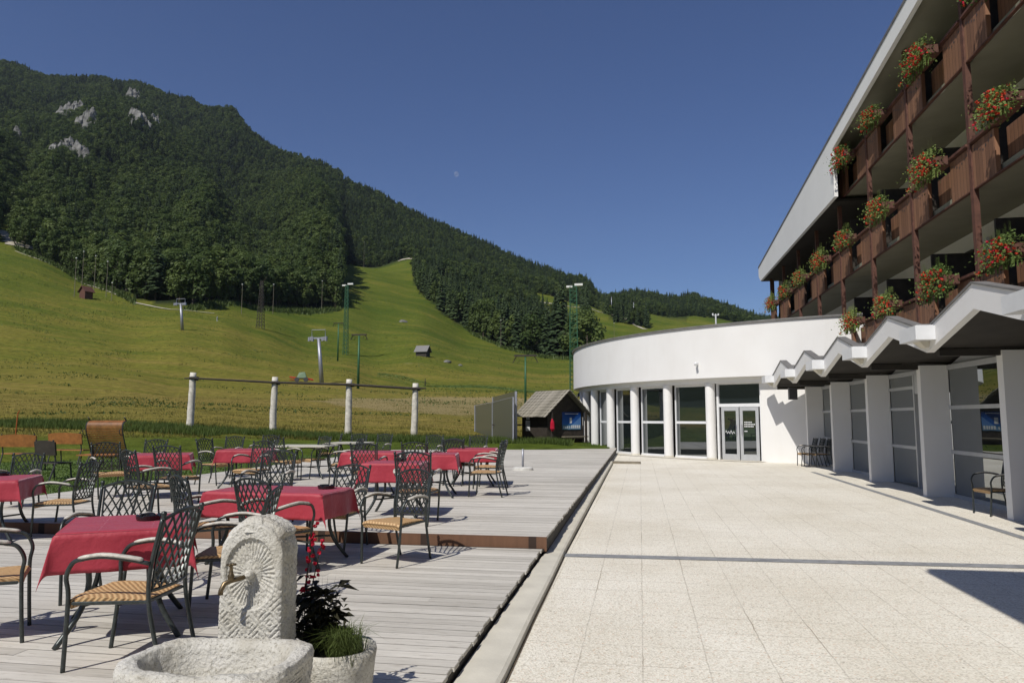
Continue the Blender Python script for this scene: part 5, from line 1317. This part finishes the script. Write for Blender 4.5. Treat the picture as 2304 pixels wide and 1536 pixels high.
e = empty('marker_stake', AR(34, 985, 38), label='thin orange stake standing in the grass at far left', cat='stake'); e.location.z = tz(e.location.x, e.location.y)
mb = MB(); mb.tube([(0, 0, -.2), (.05, 0, 1.0), (.13, 0, AR(38, 923, 38).z - e.location.z)], .022, 6); mb.build('rod', simple('orange plastic', (.4, .09, .02), .5), e)
#@@LIFTS
# ------------------------------------------------------------------ ski lift masts and lamps on the slope
def lattice(mb, h_, w0, w1, n_, rad):
    def c(i, t): 
        w_ = lerp(w0, w1, t); return Vector(((-1 if i in (0, 3) else 1) * w_, (-1 if i < 2 else 1) * w_, h_ * t))
    for i in range(4): mb.tube([c(i, 0), c(i, 1)], rad, 4)
    for k in range(n_):
        t0, t1 = k / n_, (k + 1) / n_
        for i in range(4):
            j = (i + 1) % 4; mb.tube([c(i, t0), c(j, t1)], rad * .6, 3, caps=False); mb.tube([c(i, t1), c(j, t1)], rad * .6, 3, caps=False)
def span(u, vb, vt, r_): return on(u, r_), AR(u, vt, r_).z
def mast(u, r_, vt, lb, m, w0=.7, w1=.35, n_=14, rad=.1, lamps=True):
    p, zt = span(u, 0, vt, r_); h_ = zt - p.z; e = empty('lattice_mast', p, 0, label=lb, cat='mast', group='lattice light masts on the slope'); mb = MB(); lattice(mb, h_, w0, w1, n_, rad); mb.build('tower', m, e)
    if lamps:
        mb = MB(); mb.box(-1.6, -.2, -.3, .3, h_ - .2, h_ + .25); mb.box(.3, 2.2, -.3, .3, h_ + .2, h_ + .7); mb.build('floodlight', M['glasslamp'], e)
mast(1291, 170, 645, 'tall green lattice mast with floodlights beside the round pavilion', M['green'], .95, .75, 22, .09)
mast(778, 250, 642, 'green lattice mast with one lamp in front of the ski run', M['green'], .7, .4, 18, .09)
mast(585, 262, 632, 'brown lattice mast standing before the wood', M['darkwood'], 1.0, .35, 14, .09, False)
def tbar(u, r_, vt, lb, m, wd=1.35, rad=.24):
    p, zt = span(u, 0, vt, r_); h_ = zt - p.z; e = empty('lift_pylon', p, 0, label=lb, cat='pylon', group='ski lift pylons')
    mb = MB(); mb.tube([(0, 0, -.5), (0, 0, h_)], [rad, rad * .6], 8); mb.build('pole', m, e, True)
    mb = MB(); mb.box(-wd, wd, -.15, .15, h_ - .1, h_ + .12); mb.build('crossarm', M['darkwood'], e)
    for s_ in (-1, 1):
        mb = MB(); mb.lathe([(.35, -.1), (.35, .1)], 10, (0, 0, 0)); mb.v = [(s_ * (wd - .3) + x, z, y + h_ - .55) for x, y, z in mb.v]; mb.tube([(s_ * (wd - .3), 0, h_), (s_ * (wd + .2), 0, h_ - .9)], .06, 4); mb.build('wheel', M['darkwood'], e)
tbar(808, 128, 753, 'dark green T-shaped lift pylon right of the grey lift pylon', M['green'])
tbar(761, 215, 727, 'smaller T-shaped lift pylon behind, beside the green lattice mast', M['green'], 1.5, .24)
tbar(1182, 92, 800, 'green T-shaped lift pylon rising behind the kiosk', M['green'], 1.4, .17)
def bigpylon(u, r_, vt, lb, lean=.0, m=None):
    m = m or M['steel']; p, zt = span(u, 0, vt, r_); h_ = zt - p.z; e = empty('lift_pylon', p, 0, label=lb, cat='pylon', group='ski lift pylons')
    mb = MB(); mb.tube([(.9, 0, -.5), (0, 0, h_ * .84)], [.42, .28], 10); mb.build('pole', m, e, True)
    mb = MB(); mb.box(-1.5, 1.5, -.15, .15, h_ * .83, h_ * .86); mb.tube([(-1.3, 0, h_ * .85), (-1.35, 0, h_), (1.25, 0, h_), (1.3, 0, h_ * .85)], .07, 5); mb.build('crossarm', m, e)
    for s_ in (-1, 1):
        mb = MB()
        for k in (-1, 0, 1): mb.box(s_ * 1.3 - .32 + k * .33, s_ * 1.3 - .04 + k * .33, -.25, .25, h_ * .80 - abs(k) * .1, h_ * .87 + k * .05)
        mb.build('wheel_set', m, e)
bigpylon(717, 137, 742, 'large grey lift pylon with wheel sets standing in the meadow')
bigpylon(403, 215, 672, 'grey two-legged lift pylon before the wood at left')
tbar(1427, 700, 680, 'pale pylon on the far ridge right of the green lattice mast', M['steel'], 3, .5)
tbar(1377, 760, 668, 'pale pylon left of its twin on the far ridge', M['steel'], 2, .5)
def lamp(u, r_, vt, lb):
    p, zt = span(u, 0, vt, r_); h_ = zt - p.z; e = empty('lamp_post', p, 0, label=lb, cat='lamp post', group='slender lamp posts on the slope')
    mb = MB(); mb.tube([(0, 0, -.4), (0, 0, h_)], [.12, .07], 6); mb.build('pole', M['greywood'], e); mb = MB(); mb.box(-.22, .22, -.2, .2, h_, h_ + .22); mb.build('lamp_head', M['glasslamp'], e)
for u, r_, vt, lb in ((161, 298, 580, 'lamp post left of the little brown hut'), (177, 345, 565, 'lamp post farthest up the left edge of the wood'), (205, 330, 575, 'lamp post just above the little brown hut'), (233, 310, 588, 'lamp post right of the little brown hut'), (246, 300, 636, 'short grey post right of the little brown hut'), (541, 300, 640, 'slim post before the wood left of the brown lattice mast'), (612, 330, 640, 'slim post right of the brown lattice mast'), (722, 380, 632, 'slim post near the right corner of the left wood'), (815, 800, 545, 'slim post at the top of the ski run'), (1127, 395, 720, 'bare post at the lower edge of the right wood'), (1382, 420, 727, 'slim post above the round roof on the right meadow'), (490, 330, 615, 'slim post left of the paired posts before the wood')):
    lamp(u, r_, vt, lb)
# huts
def hut(u, r_, wd, dp_, hw, hr, rz, lb, m, mr):
    e = empty('field_hut', on(u, r_), rz, label=lb, cat='hut'); mb = MB(); mb.box(-wd, wd, -dp_, dp_, -1, hw)
    mb.add([(-wd, -dp_, hw), (wd, -dp_, hw), (-wd, dp_, hw), (wd, dp_, hw), (-wd, 0, hr), (wd, 0, hr)], [(0, 4, 2), (1, 3, 5)]); mb.build('wall', m, e)
    mb = MB(); ov = .5
    for s_ in (-1, 1):
        zz_ = hw - ov * (hr - hw) / dp_
        mb.add([(-wd - ov, s_ * (dp_ + ov), zz_), (wd + ov, s_ * (dp_ + ov), zz_), (wd + ov, 0, hr), (-wd - ov, 0, hr), (-wd - ov, s_ * (dp_ + ov), zz_ + .2), (wd + ov, s_ * (dp_ + ov), zz_ + .2), (wd + ov, 0, hr + .2), (-wd - ov, 0, hr + .2)], [(0, 1, 2, 3), (7, 6, 5, 4), (0, 4, 5, 1), (2, 6, 7, 3), (1, 5, 6, 2), (3, 7, 4, 0)])
    mb.build('roof', mr, e)
hut(952, 245, 1.9, 1.5, 1.7, 3.3, R(-8), 'dark hay hut with a grey roof on the green slope', M['darkwood'], M['flash'])
hut(188, 298, 1.5, 1.5, 2.6, 4.2, R(75), 'little brown hut high on the left slope', M['brownpost'], M['brownpost'])
# limestone boulders
for u, r_, s_, lb in ((1006, 240, 1.0, 'white stone on the slope right of the hay hut'), (1036, 238, .6, 'smaller white stone farther right of the hay hut'), (905, 395, 1.6, 'pale stones in the middle of the ski run')):
    mb = MB(); mb.lathe([(0, 1), (.6, .8), (1.1, .3), (1.2, -.3)], 9, jit=.25, seed=u); o = mb.build('boulder', M['rock']); o.location = on(u, r_); o.scale = (s_ * 1.3, s_, s_ * .8); tag(o, lb, 'boulder', 'pale stones on the slope')
# hay machine
hm = empty('hay_tedder', on(683, 138, .1), R(12), label='red and green hay machine parked in the meadow', cat='farm machine')
mred = simple('machine red', (.42, .035, .02), .45); mgr = simple('machine green', (.07, .14, .06), .5)
mb = MB(); mb.add([(-.9, -.7, .7), (.9, -.7, .7), (.7, .7, .7), (-.9, .7, .7), (-.5, -.4, 1.7), (.5, -.4, 1.8), (.4, .4, 1.75), (-.5, .4, 1.7)], [(0, 3, 2, 1), (4, 5, 6, 7), (0, 1, 5, 4), (1, 2, 6, 5), (2, 3, 7, 6), (3, 0, 4, 7)]); mb.build('hood', mgr, hm)
mb = MB(); mb.tube([(-2.3, 0, .9), (-.8, 0, .7), (1, 0, .6), (1.9, .2, .4)], .13, 6)
for s_ in (-1.8, -1.2, .9, 1.5):
    for k in range(8): a = k * math.pi / 4; mb.tube([(s_, 0, .5), (s_ + .55 * math.cos(a), .55 * math.sin(a), .35)], .05, 4)
mb.build('tine_arm', mred, hm)
for x in (-.8, .8):
    mb = MB(); mb.lathe([(.0, -.1), (.42, -.1), (.42, .1), (0, .1)], 14); mb.v = [(a + x, c - .7, b2 + .42) for a, b2, c in mb.v]; mb.build('wheel', M['darkframe'], hm)
# two walkers far off in the meadow
def person(u, r_, shirt, lb, hd):
    e = empty('person', on(u, r_), R(hd), label=lb, cat='person')
    me = bpy.data.meshes.new('body'); J = [(0, 0, .95), (0, 0, 1.2), (0, 0, 1.42), (0, 0, 1.52), (.02, 0, 1.68), (0, .1, .9), (.12, .12, .5), (.0, .12, .06), (.14, .12, .03), (0, -.1, .9), (-.05, -.12, .5), (-.22, -.12, .1), (-.08, -.12, .04), (0, .2, 1.38), (.04, .27, 1.12), (.2, .25, .95), (0, -.2, 1.38), (-.05, -.27, 1.12), (.05, -.27, .88)]
    E_ = [(0, 1), (1, 2), (2, 3), (3, 4), (0, 5), (5, 6), (6, 7), (7, 8), (0, 9), (9, 10), (10, 11), (11, 12), (2, 13), (13, 14), (14, 15), (2, 16), (16, 17), (17, 18)]
    RR = [.15, .14, .16, .06, .1, .1, .07, .045, .04, .1, .07, .045, .04, .07, .045, .035, .07, .045, .035]
    me.from_pydata(J, E_, []); o = bpy.data.objects.new('body', me); col.objects.link(o); o.parent = e; me.materials.append(shirt)
    sk_ = o.modifiers.new('skin', 'SKIN'); 
    for i, r2 in enumerate(RR): me.skin_vertices[0].data[i].radius = (r2, r2)
    me.skin_vertices[0].data[0].use_root = True; o.modifiers.new('sub', 'SUBSURF').levels = 1
    mb = MB(); mb.lathe([(.0, .13), (.1, .1), (.12, .0), (.1, -.04)], 10, (0, 0, 1.70)); mb.build('hair', M['darkwood'], e, True)
try:
    person(958, 178, simple('dark clothing', (.03, .03, .035), .8), 'person in dark clothes standing at the mown edge of the meadow', 200)
    person(487, 250, simple('light clothing', (.55, .55, .58), .8), 'person in pale clothes walking below the left wood', 190)
except Exception as ex: print('PERSON', ex)
# moon, faint in daylight
def moonmat():
    m, ns, ls, bs = mat('daylight moon'); out = ns['Material Output']; t = ns.new('ShaderNodeBsdfTransparent'); x = ns.new('ShaderNodeMixShader'); x.inputs[0].default_value = .09
    bs.inputs['Base Color'].default_value = (.9, .9, .9, 1); bs.inputs['Roughness'].default_value = 1
    ls.new(t.outputs[0], x.inputs[1]); ls.new(bs.outputs[0], x.inputs[2]); ls.new(x.outputs[0], out.inputs[0]); return m
mb = MB(); mb.lathe([(math.sin(R(k * 15)) * 30, -math.cos(R(k * 15)) * 30) for k in range(13)], 24); o = mb.build('moon', moonmat(), smooth=True); o.location = AR(1027, 392, 8200); tag(o, 'faint pale moon in the blue sky', 'moon')
o.visible_shadow = True
# houses behind the viewer, seen mirrored in the windows
def house(x, y, w_, d_, h_, lb, rz):
    e = empty('chalet', (x, y, tz(x, y)), rz, label=lb, cat='house', group='houses mirrored in the windows'); mb = MB(); mb.box(-w_, w_, -d_, d_, -1, h_); mb.add([(-w_, -d_, h_), (-w_, d_, h_), (-w_, 0, h_ + d_ * .8), (w_, -d_, h_), (w_, d_, h_), (w_, 0, h_ + d_ * .8)], [(0, 1, 2), (3, 5, 4)]); mb.build('wall', M['white'], e)
    mb = MB()
    for s_ in (-1, 1): mb.add([(-w_ - .8, s_ * (d_ + .8), h_ - .64), (w_ + .8, s_ * (d_ + .8), h_ - .64), (w_ + .8, 0, h_ + d_ * .8 + .02), (-w_ - .8, 0, h_ + d_ * .8 + .02), (-w_ - .8, s_ * (d_ + .8), h_ - .4), (w_ + .8, s_ * (d_ + .8), h_ - .4), (w_ + .8, 0, h_ + d_ * .8 + .3), (-w_ - .8, 0, h_ + d_ * .8 + .3)], [(0, 1, 2, 3), (7, 6, 5, 4), (0, 4, 5, 1), (1, 5, 6, 2), (3, 7, 4, 0)])
    mb.build('roof', M['darkwood'], e)
house(-22, -75, 8, 6, 6, 'white chalet with a dark roof mirrored in the pavilion windows', R(12))
house(-48, -60, 7, 6, 7, 'second white chalet farther left in the window reflections', R(-20))
rnd = random.Random(77)
for i in range(16):
    e, ks = protos[3 + i % 3] if i % 3 else protos[i % 2]; x = rnd.uniform(-75, 20); y = rnd.uniform(-95, -38)
    if abs(x + 22) < 10 and y > -90 or abs(x + 48) < 9: x += 16
    tag(dup(e, (x, y, tz(x, y) - .2), rnd.uniform(0, 6), rnd.uniform(.5, .8), kids=ks), 'garden tree mirrored in the pavilion windows', 'tree', 'garden trees behind the terrace')

# ------------------------------------------------------------------ air
hm_ = bpy.data.materials.new('thin air'); hm_.use_nodes = True; hn = hm_.node_tree.nodes; hn.remove(hn['Principled BSDF'])
pv = hn.new('ShaderNodeVolumePrincipled'); pv.inputs['Color'].default_value = (.74, .86, 1, 1); pv.inputs['Density'].default_value = .000038; pv.inputs['Anisotropy'].default_value = .2
hm_.node_tree.links.new(pv.outputs[0], hn['Material Output'].inputs['Volume'])
mb = MB(); mb.box(-4600, 4600, -4600, 4600, -80, 1150); tag(mb.build('haze', hm_), kind='stuff')
